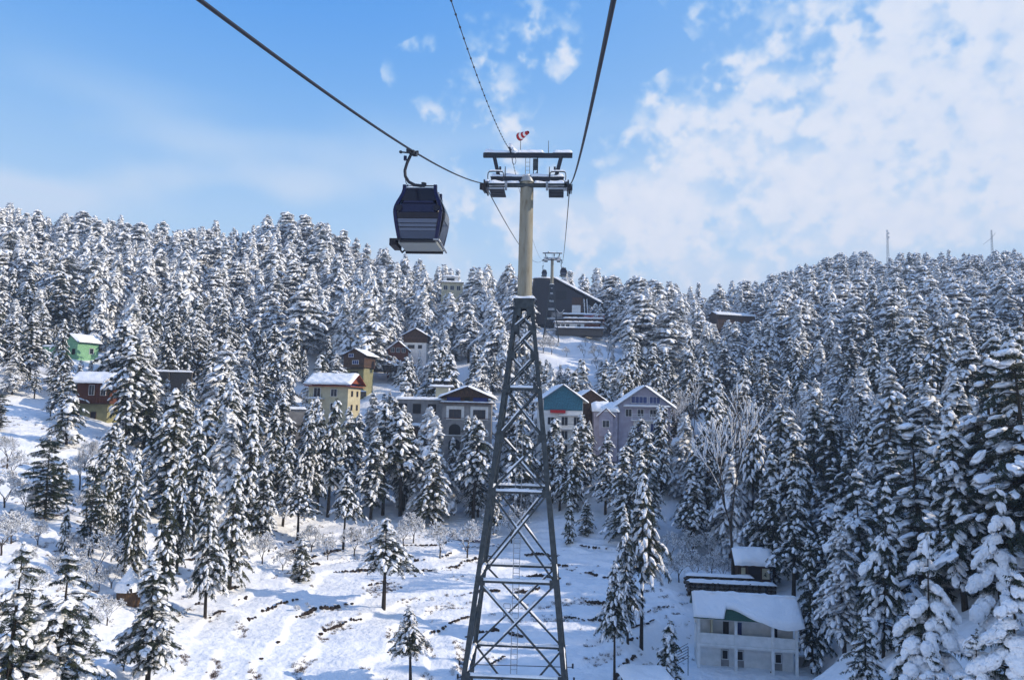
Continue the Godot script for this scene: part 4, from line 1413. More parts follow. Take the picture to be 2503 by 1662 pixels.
	window(o, Vector3(0.7, 2.4, 2.5), 0.8, 1.1, M.black, M.timber, Basis(), 0)
	bx("balcony", Vector3(0, 4.4, 2.4), Vector3(6.6, 0.18, 1.8), M.timber, o)
	for k in 12:
		bx("baluster", Vector3(-3.0 + k * 0.54, 4.95, 3.2), Vector3(0.06, 0.95, 0.06), M.red_wood, o)
	bx("rail", Vector3(0, 5.45, 3.2), Vector3(6.5, 0.08, 0.08), M.red_wood, o)
	bx("upper_storey", Vector3(0, 6.2, -0.4), Vector3(5.4, 3.6, 4.0), M.red_wood, o)
	for x in [-0.3, 1.6]:
		window(o, Vector3(x, 6.6, 1.6), 0.8, 1.6, M.glass, M.white_paint)
	gable_roof(o, 5.8, 5.6, 8.0, 1.4, 0.7, true, M.timber, M.timber, 0.35)
	# orange hut corner and sheds by the terraces, far left
	o = house("orange_hut", "small hut with orange wall peeping between dark snowy trees", 444, 1075, 104.0, 0.5, 1.7, 1.8, 1.3, M.orange)
	gable_roof(o, 1.7, 1.8, 1.3, 0.6, 0.2, true, M.orange, M.rust_roof, 0.3)
	o.position = on_ground(446, 1078)
	o = house("field_shed", "flat-roofed field shed with orange side wall and snow slab roof", 190, 1428, 82.0, 0.45, 2.6, 2.2, 1.1, M.stone)
	flat_snow(o, Vector3(0, 1.1, 0), 3.2, 2.8, 0.35)
	bx("side_panel", Vector3(1.32, 0.5, 0), Vector3(0.05, 0.95, 1.9), M.orange, o)
	# haystack under a snow cone
	o = thing("haystack", "brown haystack with pointed snow cap on the left terrace", "haystack", on_ground(312, 1478))
	var hs := Shape.new()
	hs.tube(Vector3(0, -0.4, 0), Vector3(0, 1.1, 0), 0.95, 1.05, 18)
	hs.tube(Vector3(0, 1.1, 0), Vector3(0, 1.6, 0), 1.05, 0.7, 18)
	obj("hay", hs, M.straw, o)
	var hc := grid(func(a, b):
		var r: float = 1.25 * (1.0 - b) * (1.0 + 0.12 * bumps.get_noise_2d(a * 60.0, b * 30.0))
		return Vector3(cos(a * TAU) * r, 1.15 + 2.1 * pow(b, 0.85) + 0.2 * sin(minf(b * 9.0, PI)), sin(a * TAU) * r), 28, 14)
	obj("snow", hc, M.snow, o)
	# low building behind the fruit trees
	o = house("long_low_house", "long low pale house behind the two bare fruit trees", 1112, 1346, 116.0, 0.02, 9.2, 3.0, 2.0, M.lilac)
	flat_snow(o, Vector3(0, 2.0, 0), 9.8, 3.8, 0.5)
	bx("timber_bay", Vector3(1.6, 0.9, 1.53), Vector3(3.0, 1.8, 0.1), M.timber, o)
	bx("door", Vector3(-1.2, 0.9, 1.53), Vector3(0.9, 1.7, 0.1), M.grey_wall, o)
	# dark retaining wall in the left woods
	o = thing("concrete_wall", "dark concrete retaining wall in shade of the left woods", "wall", at(415, 927, 150.0), 0.05)
	bx("wall", Vector3(0, -0.6, 0), Vector3(8.6, 4.2, 0.5), M.stone, o)
	bx("buttress", Vector3(-0.3, -0.6, 0.4), Vector3(0.5, 4.0, 0.5), M.stone, o)
	flat_snow(o, Vector3(0, 1.5, -0.2), 8.8, 1.3, 0.35)
	# hotel with flat roofs peeping over the trees near the saddle
	o = house("ridge_lodge", "pale lodge with stacked snowy roofs showing over treetops", 1104, 722, 262.0, 0.1, 7.5, 6.0, 4.2, M.cream)
	bx("upper_storey", Vector3(-0.6, 5.3, -0.5), Vector3(5.2, 2.2, 4.4), M.white_wall, o)
	flat_snow(o, Vector3(0, 4.2, 0.3), 8.3, 6.8, 0.5)
	flat_snow(o, Vector3(-0.6, 6.4, -0.5), 6.2, 5.4, 0.6)
	for x in [-2.3, 0.0, 2.3]:
		window(o, Vector3(x, 2.2, 3.0), 1.3, 1.5, M.glass, M.white_paint)
	window(o, Vector3(-0.6, 5.3, 1.7), 2.6, 1.1, M.glass, M.timber, Basis(), 2)
	# long roofed building on the right hill
	o = house("long_brown_house", "long brown house under a thin snowy roof line on right slope", 1800, 792, 292.0, 0.25, 20.0, 6.0, 3.0, M.timber)
	bx("end_block", Vector3(9.6, 2.6, 1.2), Vector3(5.0, 4.4, 5.0), M.red_wood, o)
	window(o, Vector3(10.4, 3.1, 3.7), 1.5, 0.9, M.white_paint, M.red_wood, Basis(), 0)
	gable_roof(o, 20.0, 6.0, 3.0, 1.2, 0.6, true, M.timber, M.timber, 0.3)
	flat_snow(o, Vector3(9.6, 4.8, 1.2), 5.2, 5.2, 0.35)

# a dry stone wall: rows of separate stones, front at z = 0, foot 0.5 m in the ground
func stones(o: Node, w: float, h: float) -> void:
	bx("core", Vector3(0, h * 0.5 - 0.3, -0.35), Vector3(w, h + 0.6, 0.5), M.earth, o)
	var x := -w * 0.5
	var ms := []
	for k in 4:
		var s := Shape.new()
		var b := pick(blobs)
		s.app(b[0], b[1], Transform3D(Basis().scaled(Vector3(0.5, 0.42, 0.4)), Vector3.ZERO))
		ms.append(s.mesh())
	while x < w * 0.5:
		var y := 0.1
		var sz := rng.randf_range(0.5, 0.85)
		while y < h:
			var st := put("stone", ms[rng.randi() % 4], M.stone, o)
			st.position = Vector3(x + rng.randf_range(-0.1, 0.1), y, -0.1 + rng.randf_range(-0.06, 0.06))
			st.scale = Vector3(sz, rng.randf_range(0.4, 0.65), 0.7)
			y += 0.42
		x += sz * 0.95

func station() -> void:
	var o := thing("cable_car_station", "dark grey cable car station with long snowy pitched roof", "station", at(1350, 775, 256.0), -0.05)
	# rounded front bay
	var poly := []
	for i in 13:
		var an := PI * i / 12.0
		poly.append(Vector2(-3.7 + 3.25 * cos(an), -1.9 * sin(an)))
	poly.append(Vector2(-6.95, 12.0))
	poly.append(Vector2(-0.45, 12.0))
	var s := Shape.new()
	s.prism(poly, Vector3.UP, 16.5, Vector3(0, -3.0, 0), Vector3.RIGHT, Vector3.FORWARD)
	obj("rounded_bay", s, M.dark_clad, o)
	for i in 12:
		var an := PI * (i + 0.5) / 12.0
		var q := Shape.new()
		q.box(Vector3(-3.7 + 3.27 * cos(an), 6.0, 1.92 * sin(an)), Vector3(0.10, 13.0, 0.10))
		obj("cladding_rib", q, M.dark_clad, o)
	var rim := grid(func(a, b):
		var an: float = PI * a
		var r: float = lerpf(1.04, 0.3, b)
		return Vector3(-3.7 + 3.25 * r * cos(an), 13.5 + 0.45 * sin(minf(b * 6.0, PI * 0.5)), 1.9 * r * sin(an) - 0.5 * b), 24, 8)
	obj("snow", rim, M.snow, o)
	# hall under the long slope
	s = Shape.new()
	s.prism([Vector2(-0.4, -2.0), Vector2(-0.4, 13.2), Vector2(0.6, 13.0), Vector2(10.6, 7.3), Vector2(10.6, -2.0)], Vector3.FORWARD, 14.0, Vector3(0, 0, 0.6))
	obj("hall", s, M.dark_clad, o)
	bx("entrance_recess", Vector3(8.6, 4.3, 0.62), Vector3(3.8, 5.4, 0.1), M.timber, o)
	bx("pale_wall", Vector3(8.3, 1.9, 0.75), Vector3(3.0, 4.6, 0.2), M.white_wall, o)
	bx("base_wall", Vector3(3.2, 0.4, 0.85), Vector3(7.0, 2.4, 0.2), M.grey_wall, o)
	bx("opening", Vector3(3.0, 7.6, 0.63), Vector3(3.6, 3.2, 0.12), M.black, o)
	var p0 := Vector3(0.2, 13.55, 1.6)
	var dn := Vector3(17.1, -8.9, 0)
	var up := Vector3(8.9, 17.1, 0).normalized()
	s = Shape.new()
	s.box(p0 + dn * 0.5 + Vector3(0, 0, -8.0), Vector3(dn.length(), 0.35, 16.0), Basis(dn.normalized(), up, Vector3.BACK))
	var rf := obj("roof", s, M.dark_clad, o)
	obj("snow", snow_slab(p0 + up * 0.18 + Vector3(0, 0, 0.1), dn, Vector3(0, 0, -16.2), 0.75, 0.7, 0.15, up), M.snow, rf)
	for x in [11.9, 10.9]:
		s = Shape.new()
		s.beam(Vector3(x, 6.4, 1.0), Vector3(x + 0.5, -1.0, 1.0), 0.3, 0.3, Vector3.BACK)
		obj("post", s, M.white_paint, o)
	s = Shape.new()
	var sag := []
	for i in 11:
		sag.append(Vector3(1.4 + 2.7 * i / 10.0, 2.6 - 1.3 * sin(PI * i / 10.0), 1.05))
	s.path(sag, 0.12, 6)
	obj("banner_edge", s, M.white_cloth, o)
	# terraces of rooms below the station
	o = thing("lower_terraces", "stepped low rooms with window row and snowy ledges below station", "building", at(1415, 812, 244.0), -0.05)
	var tiers := [[0.0, -1.4, 15.5, 3.0, 2.2], [-0.6, 1.3, 15.0, 0.0, 1.7], [1.6, 3.3, 13.0, -3.0, 1.4], [1.0, 5.0, 12.0, -6.0, 1.5]]
	for k in 4:
		var d: Array = tiers[k]
		bx("wall", Vector3(d[0], d[1] + d[4] * 0.5, d[3] - 2.0), Vector3(d[2], d[4], 4.0), M.white_wall if k == 1 else M.timber if k > 1 else M.stone, o)
		bx("ledge", Vector3(d[0], d[1] + d[4] + 0.08, d[3] - 1.6), Vector3(d[2] + 0.8, 0.16, 4.8), M.timber, o)
		flat_snow(o, Vector3(d[0], d[1] + d[4] + 0.16, d[3] - 1.6), d[2] + 1.0, 5.0, 0.5)
	for x in [-6.3, -4.7, -3.1, 0.6]:
		window(o, Vector3(x - 0.6, 2.1, 0.0), 1.1, 1.0, M.glass, M.white_paint)
	bx("brown_bay", Vector3(4.4, 2.1, 0.05), Vector3(5.2, 1.5, 0.12), M.red_wood, o)
	o = thing("pink_shed", "small shed with faded pink sheet walls beside the station", "shed", at(1452, 783, 250.0), -0.1)
	bx("wall", Vector3(0, 0.0, 0), Vector3(7.0, 3.4, 3.0), M.pink_sheet, o)
	flat_snow(o, Vector3(0, 1.7, 0), 7.4, 3.6, 0.45)
	bx("blue_eave", Vector3(-2.0, 1.65, 1.6), Vector3(3.0, 0.3, 0.3), M.blue_sheet, o)

func telecom(px: float, py: float, t: float, label: String, wide: bool) -> void:
	var top := at(px, py, t)
	var g := ground(top.x, top.z)
	var o := thing("telecom_mast", label, "mast", Vector3(top.x, g, top.z))
	var h := top.y - g
	for k in 3:
		var d := Vector3(cos(TAU * k / 3.0), 0, sin(TAU * k / 3.0))
		var s := Shape.new()
		s.tube(d * 1.2, Vector3(0, h, 0) + d * 0.35, 0.13, 0.09, 6)
		obj("leg", s, M.zinc, o)
	var n := int(h / 1.6)
	for k in n:
		var y0 := h * k / n
		var r0 := lerpf(1.2, 0.35, y0 / h)
		var s := Shape.new()
		for j in 3:
			var a := TAU * j / 3.0
			var b := TAU * (j + 1) / 3.0
			s.tube(Vector3(cos(a) * r0, y0, sin(a) * r0), Vector3(cos(b) * r0, y0 + h / n, sin(b) * r0), 0.06, 0.06, 4)
		obj("lattice_brace", s, M.zinc, o)
	if wide:
		for e in [-1.0, 1.0]:
			var s := Shape.new()
			s.tube(Vector3(0, h * 0.86, 0), Vector3(e * 5.5 if e < 0 else 2.4, h * (0.74 if e < 0 else 0.95), 0), 0.14, 0.08, 6)
			obj("arm", s, M.zinc, o)
	else:
		for k in 5:
			bx("antenna_panel", Vector3(0.6 * (1 if k % 2 else -1), h - 0.8 - k * 1.25, 0.5), Vector3(0.5, 1.2, 0.3), M.white_paint, o)

# ------------------------------------------------------------------ trees
var kinds := []
var bare_kinds := []
var conifers := 0
var planted := []           # Vector2 positions on the map
const GROUPS := {"conifer": "snow-covered conifers", "bare": "leafless snowy trees", "shrub": "snowy shrubs"}

func make_kinds() -> void:
	rng.seed = 11
	for k in 6:
		blobs.append(sphere_blob(1, k * 17.0, 0.55))
		flat_blobs.append(sphere_blob(0, k * 13.0, 0.6))
		pillows.append(sphere_blob(2, k * 7.0 + 3.0, 0.3))
	for k in 5:
		tufts.append(tuft(16, 0.075))
		fine_tufts.append(tuft(30, 0.05))
	kinds = [
		conifer({"seed": 1, "h": 20.0, "r": 4.7, "base": 2.6, "snow": 0.95, "droop": 0.55, "fat": 1.3, "unit": 0.78, "gap": 0.72, "gaps": 0.12, "leaf": M.needles_frost, "look": "snow-laden cedar"}),
		conifer({"seed": 2, "h": 20.0, "r": 5.2, "base": 3.0, "snow": 1.0, "droop": 0.7, "fat": 1.4, "unit": 0.82, "gap": 0.78, "gaps": 0.14, "power": 0.65, "leaf": M.needles_frost, "look": "broad cedar thick with snow"}),
		conifer({"seed": 3, "h": 18.0, "r": 4.8, "base": 5.5, "snow": 0.92, "droop": 0.4, "fat": 1.35, "unit": 0.78, "gap": 0.8, "gaps": 0.2, "flat": 0.36, "power": 0.55, "leaf": M.needles_frost, "look": "flat-topped old cedar under snow"}),
		conifer({"seed": 4, "h": 21.0, "r": 4.0, "base": 3.5, "snow": 0.95, "droop": 0.8, "fat": 1.3, "unit": 0.75, "gap": 0.72, "gaps": 0.12, "leaf": M.needles_frost, "look": "slender cedar hung with snow"}),
		conifer({"seed": 5, "h": 16.0, "r": 3.9, "base": 3.0, "snow": 0.46, "droop": 0.6, "fat": 1.15, "fine": true, "unit": 0.52, "gap": 0.58, "gaps": 0.16, "leaf": M.needles, "look": "green cedar with snowy boughs"}),
		conifer({"seed": 6, "h": 16.0, "r": 3.4, "base": 2.0, "snow": 0.42, "droop": 0.85, "fat": 1.1, "fine": true, "unit": 0.52, "gap": 0.54, "gaps": 0.15, "leaf": M.needles_olive, "look": "olive spruce flecked with snow"}),
		conifer({"seed": 7, "h": 14.0, "r": 3.0, "base": 1.6, "snow": 0.28, "droop": 0.65, "fat": 1.0, "fine": true, "unit": 0.55, "gaps": 0.12, "leaf": M.needles, "look": "dark cedar with thin snow"}),
		conifer({"seed": 8, "h": 10.0, "r": 3.7, "base": 0.8, "snow": 0.4, "droop": 0.5, "fat": 1.3, "fine": true, "unit": 0.5, "gap": 0.9, "gaps": 0.22, "pillow": 0.85, "leaf": M.needles, "look": "fir buried in thick pillows of snow"}),
		conifer({"seed": 9, "h": 14.0, "r": 4.8, "base": 1.4, "snow": 0.32, "droop": 0.55, "fat": 1.3, "fine": true, "unit": 0.5, "gap": 0.72, "gaps": 0.2, "power": 0.75, "pillow": 0.14, "leaf": M.needles, "look": "dark cedar with layered snow pads"}),
		conifer({"seed": 10, "h": 6.0, "r": 1.9, "base": 0.3, "snow": 0.55, "droop": 0.6, "fat": 1.0, "fine": true, "unit": 0.42, "gap": 0.38, "leaf": M.needles_olive, "look": "small spruce dusted with snow"}),
		conifer({"seed": 12, "h": 15.0, "r": 3.9, "base": 6.5, "snow": 0.44, "droop": 0.65, "fat": 1.15, "fine": true, "unit": 0.52, "gap": 0.56, "gaps": 0.16, "leaf": M.needles, "look": "cedar with bare lower trunk"}),
		conifer({"seed": 13, "h": 9.0, "r": 2.7, "base": 0.8, "snow": 0.2, "droop": 0.25, "fat": 0.8, "fine": true, "power": 0.4, "flat": 0.45, "unit": 0.46, "gap": 0.4, "leaf": M.leaves, "look": "dense dark evergreen speckled with snow"}),
		conifer({"seed": 14, "h": 19.0, "r": 5.0, "base": 4.0, "snow": 0.9, "droop": 0.6, "fat": 1.25, "unit": 0.74, "gap": 0.82, "gaps": 0.3, "power": 0.5, "flat": 0.22, "leaf": M.needles_frost, "look": "ragged cedar with open snowy boughs"}),
		conifer({"seed": 15, "h": 17.0, "r": 4.4, "base": 1.6, "snow": 1.0, "droop": 0.9, "fat": 1.5, "unit": 0.7, "gap": 0.66, "gaps": 0.1, "power": 0.9, "leaf": M.needles_frost, "look": "drooping cedar white with frost"}),
		conifer({"seed": 16, "h": 17.0, "r": 3.6, "base": 5.0, "snow": 0.38, "droop": 0.7, "fat": 1.15, "fine": true, "unit": 0.52, "gap": 0.62, "gaps": 0.28, "power": 0.6, "leaf": M.needles, "look": "ragged green cedar with patchy snow"}),
	]
	for k in kinds:
		k.meshes = [k.trunk.mesh(), k.crown.mesh(), k.snow.mesh()]
		var whole := ArrayMesh.new()
		for part in ["trunk", "crown", "snow"]:
			k[part].add_to(whole)
		whole.surface_set_material(0, M.bark)
		whole.surface_set_material(1, k.leaf)
		whole.surface_set_material(2, M.snow)
		k.whole = whole
	bare_kinds = [bare_tree(4.6, 0.8, 21, 0.5, 6), bare_tree(8.0, 0.5, 22, 0.6, 6), bare_tree(11.0, 0.3, 23, 0.5, 5, 0.011), bare_tree(1.6, 0.8, 24, 1.0, 4)]
	for k in bare_kinds:
		k.meshes = [k.wood.mesh(), k.snow.mesh()]

func plant(kind: int, p: Vector3, h: float, label: String, group := "", widen := 1.0) -> Node3D:
	var k: Dictionary = kinds[kind]
	var o := thing("snowy_conifer" if kind != 11 else "evergreen_tree", label, "tree", p, rng.randf() * TAU, group)
	var s: float = h / k.h
	o.rotation.x = rng.randf_range(-0.035, 0.035)
	o.rotation.z = rng.randf_range(-0.035, 0.035)
	o.scale = Vector3(s * widen, s, s * widen)
	put("trunk", k.meshes[0], M.bark, o)
	var c := put("crown", k.meshes[1], k.leaf, o)
	put("snow", k.meshes[2], M.snow, c)
	planted.append(Vector2(p.x, p.z))
	return o

func plant_bare(kind: int, p: Vector3, h: float, label: String, group := "") -> Node3D:
	var k: Dictionary = bare_kinds[kind]
	var o := thing("bare_tree" if kind < 3 else "snowy_shrub", label, "tree" if kind < 3 else "shrub", p, rng.randf() * TAU, group)
	o.scale = Vector3.ONE * (h / k.h)
	put("branches" if kind == 3 else "trunk", k.meshes[0], M.twig, o)
	put("snow", k.meshes[1], M.snow, o)
	return o

# what must stay in view: [x0, y0, x1, y1, depth]
var OPEN := [
	[1690, 1440, 1950, 1662, 78], [1790, 1345, 1885, 1425, 95], [1735, 1420, 1880, 1450, 91],
	[1500, 930, 1640, 1000, 138], [1450, 985, 1512, 1015, 136], [1335, 948, 1440, 990, 133], [1400, 960, 1470, 1005, 143],
	[1075, 955, 1215, 1000, 141], [960, 945, 1090, 980, 147], [742, 938, 885, 968, 143], [848, 960, 884, 1015, 143],
	[846, 855, 902, 955, 181], [942, 845, 1004, 880, 201], [995, 812, 1042, 870, 209], [885, 890, 960, 990, 190],
	[165, 850, 228, 892, 160], [205, 980, 262, 1050, 122], [1500, 1000, 1600, 1030, 138],
	[1300, 660, 1478, 780, 258], [1300, 780, 1490, 830, 242], [1335, 620, 1400, 690, 236], [1300, 830, 1490, 900, 215], [1088, 695, 1130, 728, 256], [1725, 765, 1860, 795, 284],
	[370, 905, 462, 935, 146], [1050, 1310, 1175, 1348, 112],
	[0, 1005, 110, 1045, 118], [280, 1385, 348, 1480, 71], [1225, 1180, 1330, 1330, 116], [840, 1175, 850, 1345, 108],
]

func in_the_way(p: Vector3, h: float, r: float) -> bool:
	var t := -p.z
	var top := seen(p + Vector3.UP * h)
	var foot := seen(p)
	var hw := r * FOCAL / t * 0.75
	for q in OPEN:
		if t < q[4] + 4.0 and foot.x + hw > q[0] and foot.x - hw < q[2] and top.y < q[3] and foot.y > q[1]:
			# a narrow top may still stand before the lower edge
			if top.y > lerpf(q[1], q[3], 0.62):
				continue
			return true
	return false

# the point of the ground that lies in this direction of view
func on_ground(px: float, py: float) -> Vector3:
	var t := 30.0
	while t < 420.0:
		var p := at(px, py, t)
		if p.y < ground(p.x, p.z):
			return Vector3(p.x, ground(p.x, p.z), p.z)
		t += 0.5
	return at(px, py, 300.0)

func key(px: float, top: float, base: float, kind: int, across: float, label: String) -> void:
	var p := on_ground(px, base)
	var h := at(px, top, -p.z).y - p.y
	var k: Dictionary = kinds[kind]
	var widen: float = across * 0.5 * -p.z / FOCAL / (k.r * h / k.h * 1.08)
	plant(kind, p - Vector3(0, 0.1, 0), h, label, "", clampf(widen, 0.5, 2.0))
	conifers += 1

func key_bare(px: float, top: float, base: float, kind: int, label: String, group := "") -> void:
	var p := on_ground(px, base)
	plant_bare(kind, p - Vector3(0, 0.05, 0), maxf(at(px, top, -p.z).y - p.y, 0.6), label, group)

func key_trees() -> void:
	rng.seed = 31
	key(131, 1352, 1700, 8, 330, "broad dark cedar with snowy drooping boughs at foot of left terraces")
	key(15, 1325, 1700, 8, 310, "dark snowy cedar half cut off beside the broad dark cedar")
	key(385, 1160, 1500, 6, 115, "tall dark narrow cedar behind the haystack")
	key(358, 1350, 1690, 4, 200, "cedar with long bare stem before the haystack")
	key(500, 1155, 1507, 4, 125, "tall full cedar at left edge of the terraced snowfield")
	key(560, 1130, 1440, 5, 120, "olive spruce just behind the tall full field-edge cedar")
	key(470, 1000, 1340, 4, 120, "cedar between the orange hut and the tall full field-edge cedar")
	key(595, 1010, 1320, 5, 120, "spruce behind the olive spruce at the snowfield's left edge")
	key(540, 930, 1250, 4, 120, "high snowy cedar right of the orange hut")
	key(635, 1120, 1340, 4, 110, "snowy cedar right of the field-edge olive spruce")
	key(430, 1090, 1400, 5, 100, "spruce in front of the orange hut")
	key(690, 1075, 1290, 4, 100, "cedar in front of the grey block")
	key(255, 1105, 1340, 5, 85, "spruce beside the narrower dark evergreen, below olive house")
	key(160, 915, 1090, 8, 130, "dark cedar left of the olive house")
	key(305, 855, 1090, 8, 150, "large dark cedar right of the olive house, snow on its crown")
	key(350, 930, 1100, 6, 110, "thin-snowed dark cedar right of the large dark cedar")
	key(400, 965, 1120, 6, 100, "lower thin-snowed dark cedar beside the orange hut")
	key(108, 1065, 1270, 11, 125, "large dense dark evergreen standing on the open left slope")
	key(214, 1128, 1362, 11, 75, "narrower dark evergreen below the leafless white tree")
	key(325, 1095, 1420, 5, 95, "snow flecked spruce between narrower dark evergreen and haystack")
	key(155, 1228, 1355, 9, 45, "very small dark spruce under the large dense evergreen")
	key(298, 1180, 1400, 6, 70, "thin dark cedar on the terrace above the haystack")
	key(937, 1262, 1491, 10, 175, "lone double-stemmed cedar standing on the terraced snowfield")
	key(1003, 1478, 1690, 10, 140, "small lone tree with bare stem low on the terraced snowfield")
	key(735, 1312, 1418, 9, 95, "small bushy spruce at the top edge of the terraced snowfield")
	key(727, 1165, 1322, 10, 120, "dark cedar with snow brim above the small bushy spruce")
	key(838, 1152, 1345, 10, 105, "snow-hooded cedar on an ivy covered trunk")
	key(1055, 1080, 1290, 5, 125, "dense green spruce below the arched house")
	key(905, 1045, 1270, 4, 125, "broad snowy cedar below the tall cream block")
	key(985, 1010, 1250, 4, 105, "snowy cedar in front of the flat-roofed house")
	key(1150, 1015, 1250, 5, 95, "spruce rising before the arched house's openings")
	key(800, 972, 1265, 14, 105, "ragged cedar before the cream block's right corner")
	key(745, 992, 1265, 4, 95, "slim snowy cedar left of the cream block's balcony side")
	key(128, 868, 960, 4, 60, "small cedar hiding the green shed wing")
	key(775, 985, 1260, 4, 105, "snowy cedar before the cream block's balcony side")
	key(655, 985, 1260, 4, 105, "tall cedar with ivy dark trunk beside the grey block")
	key(1568, 1150, 1588, 10, 155, "tall twin-stemmed cedar left of the white house")
	key(1535, 1235, 1583, 4, 100, "cedar with dark stem close beside the twin-stemmed cedar")
	key(1502, 1370, 1690, 10, 115, "lower cedar on two thin snow-flecked stems before the twin-stemmed cedar")
	key(1632, 1512, 1700, 9, 115, "small snow-coated spruce before the white house's corner")
	key(1987, 1310, 1650, 6, 110, "narrow sparse cedar at the white house's right end")
	key(1392, 1215, 1330, 9, 52, "small slim spruce at the upper edge of the snowfield")
	key(1432, 1215, 1310, 9, 62, "second slim spruce in shade at the upper edge of snowfield")
	key(1480, 1052, 1260, 4, 110, "snowy cedar below the lilac annex")
	key(1530, 1092, 1330, 5, 135, "olive spruce below the lilac house's terrace")
	key(1617, 990, 1220, 4, 95, "snow-topped cedar touching the lilac house's balcony")
	key(1368, 1060, 1250, 4, 90, "snowy cedar below the teal house")
	key(1498, 1012, 1120, 9, 60, "small snowy spruce before the lilac annex porch")
	key(1732, 990, 1258, 10, 125, "tall broad cedar with snow mitts and twin dark trunks")
	key(1840, 980, 1345, 10, 115, "tall cedar on dark trunks above the wooden hut")
	key(1690, 1130, 1330, 5, 110, "spruce bent with snow between trunk cedars and snowfield")
	key(1895, 1185, 1440, 6, 110, "dark cedar just right of the wooden hut")
	key(1950, 1150, 1420, 4, 115, "snowy cedar behind the narrow sparse cedar")
	key(2060, 1230, 1580, 8, 150, "layered dark cedar between white house and the pillowed firs")
	key(2160, 1180, 1610, 8, 190, "big layered cedar with heavy snow shelves")
	key(2275, 1275, 1720, 7, 215, "cedar crowned with one thick shelf of snow")
	key(2335, 990, 1330, 8, 225, "tallest dark cedar above the snow-buried firs")
	key(2445, 1170, 1580, 7, 165, "fir wrapped in snow behind the lowest pillowed fir")
	key(2482, 1370, 1800, 7, 240, "lowest fir under huge rounded snow pillows")
	key(2395, 1530, 1800, 7, 210, "half-buried low fir of snow pillows before the lowest fir")
	key(2225, 1480, 1740, 6, 150, "dark thin-snowed cedar in deep shade below the crowned cedar")
	key(2120, 1500, 1720, 8, 160, "low shaded cedar with sparse snow beside the yard")
	key(2295, 1590, 1800, 7, 160, "low snow-covered fir in front of the shaded cedars")
	rng.seed = 32
	key_bare(1075, 1262, 1366, 0, "round bare fruit tree on the terrace, beside long low house")
	key_bare(1142, 1258, 1366, 0, "second round bare fruit tree nearer the big tower")
	key_bare(1792, 1035, 1442, 2, "tall thin leafless tree in front of the wooden hut")
	key_bare(350, 812, 920, 1, "large leafless tree white with frost above the dark wall")
	key_bare(205, 1060, 1150, 1, "leafless white tree in front of the olive house")
	key_bare(90, 1262, 1335, 0, "small leafless tree below the large dark evergreen")
	key_bare(1013, 985, 1090, 1, "leafless tree before the flat-roofed house with tanks")
	key_bare(1170, 975, 1100, 1, "leafless tree with pale limbs before the arched house")
	key_bare(1250, 1225, 1330, 0, "leafless bush-like tree seen through the big tower's legs")
	for q in [[1655, 985, 1120, 2], [1700, 960, 1110, 2], [1760, 1010, 1130, 1], [1915, 985, 1140, 2], [1970, 1000, 1160, 2], [2040, 1010, 1170, 1], [2100, 1020, 1180, 2], [1990, 1060, 1200, 1], [2200, 960, 1120, 2], [1870, 1010, 1140, 1], [1660, 1060, 1200, 1], [2010, 1100, 1260, 1]]:
		key_bare(q[0], q[1], q[2], q[3], "leafless grey-brown tree among conifers right of the lilac house", "leafless trees in the right woods")
	for q in [[1660, 1335, 1425, 0], [1700, 1330, 1425, 0], [1740, 1335, 1425, 0], [1635, 1350, 1430, 0], [1770, 1350, 1425, 0], [1640, 1290, 1370, 0], [1690, 1285, 1370, 0], [1735, 1290, 1375, 0]]:
		key_bare(q[0], q[1], q[2], q[3], "small snow-coated orchard tree left of the wooden hut", "orchard trees by the wooden hut")
	for q in [[905, 1262, 1350, 0], [865, 1275, 1360, 0], [985, 1255, 1340, 0], [640, 1290, 1380, 0], [1010, 1240, 1330, 0], [760, 1270, 1350, 0], [690, 1330, 1400, 0], [800, 1300, 1370, 0], [960, 1290, 1360, 0], [1190, 1265, 1345, 0], [1030, 1160, 1250, 0], [1110, 1170, 1260, 0]]:
		key_bare(q[0], q[1], q[2], q[3], "low frosted thicket tree along the snowfield's upper edge", "thicket along the snowfield's upper edge")
	for q in [[240, 1385, 1450, 0], [270, 1370, 1440, 0], [330, 1330, 1410, 0], [285, 1260, 1375, 1], [25, 1240, 1330, 0], [60, 1320, 1400, 0], [420, 1260, 1390, 1], [180, 1290, 1370, 0], [240, 1230, 1330, 1], [30, 1090, 1170, 0], [260, 1440, 1530, 0], [140, 1560, 1650, 0], [300, 1560, 1650, 0], [60, 1170, 1250, 0], [370, 1440, 1510, 0], [215, 1480, 1560, 0]]:
		key_bare(q[0], q[1], q[2], q[3], "small leafless snowy tree on the left terraces", "leafless trees on the left terraces")
	for k in 26:
		var tt := rng.randf_range(186.0, 236.0)
		var xx := (rng.randf_range(1295.0, 1500.0) - MID.x) / FOCAL * tt
		plant_bare(0 if k % 3 else 1, Vector3(xx, ground(xx, -tt) - 0.05, -tt), rng.randf_range(2.5, 6.0), "frosted leafless tree on the white slope under the station", "frosted trees under the station")
	for q in [[1735, 745, 800, 1], [1770, 735, 800, 1], [1810, 740, 800, 1]]:
		key_bare(q[0], q[1], q[2], q[3], "leafless tree before the long brown house", "leafless trees by the long brown house")
	rng.seed = 34
	for k in 20:
		var p := on_ground(rng.randf_range(-20.0, 460.0), rng.randf_range(1075.0, 1560.0))
		if seen(p).distance_to(Vector2(312, 1450)) < 60.0:
			continue
		var hh := rng.randf_range(2.0, 5.5)
		var q := [-p.z, seen(p).x, 0, p, hh]
		plant_bare(k % 2, p - Vector3(0, 0.05, 0), hh, "%s leafless %s tree %s" % ["low" if hh < 3.2 else "mid-sized" if hh < 4.4 else "taller", "round" if k % 2 == 0 else "upright", tree_place(q)], "leafless trees " + tree_place(q))
	# shrubs poking out of the field snow
	rng.seed = 33
	var n := 0
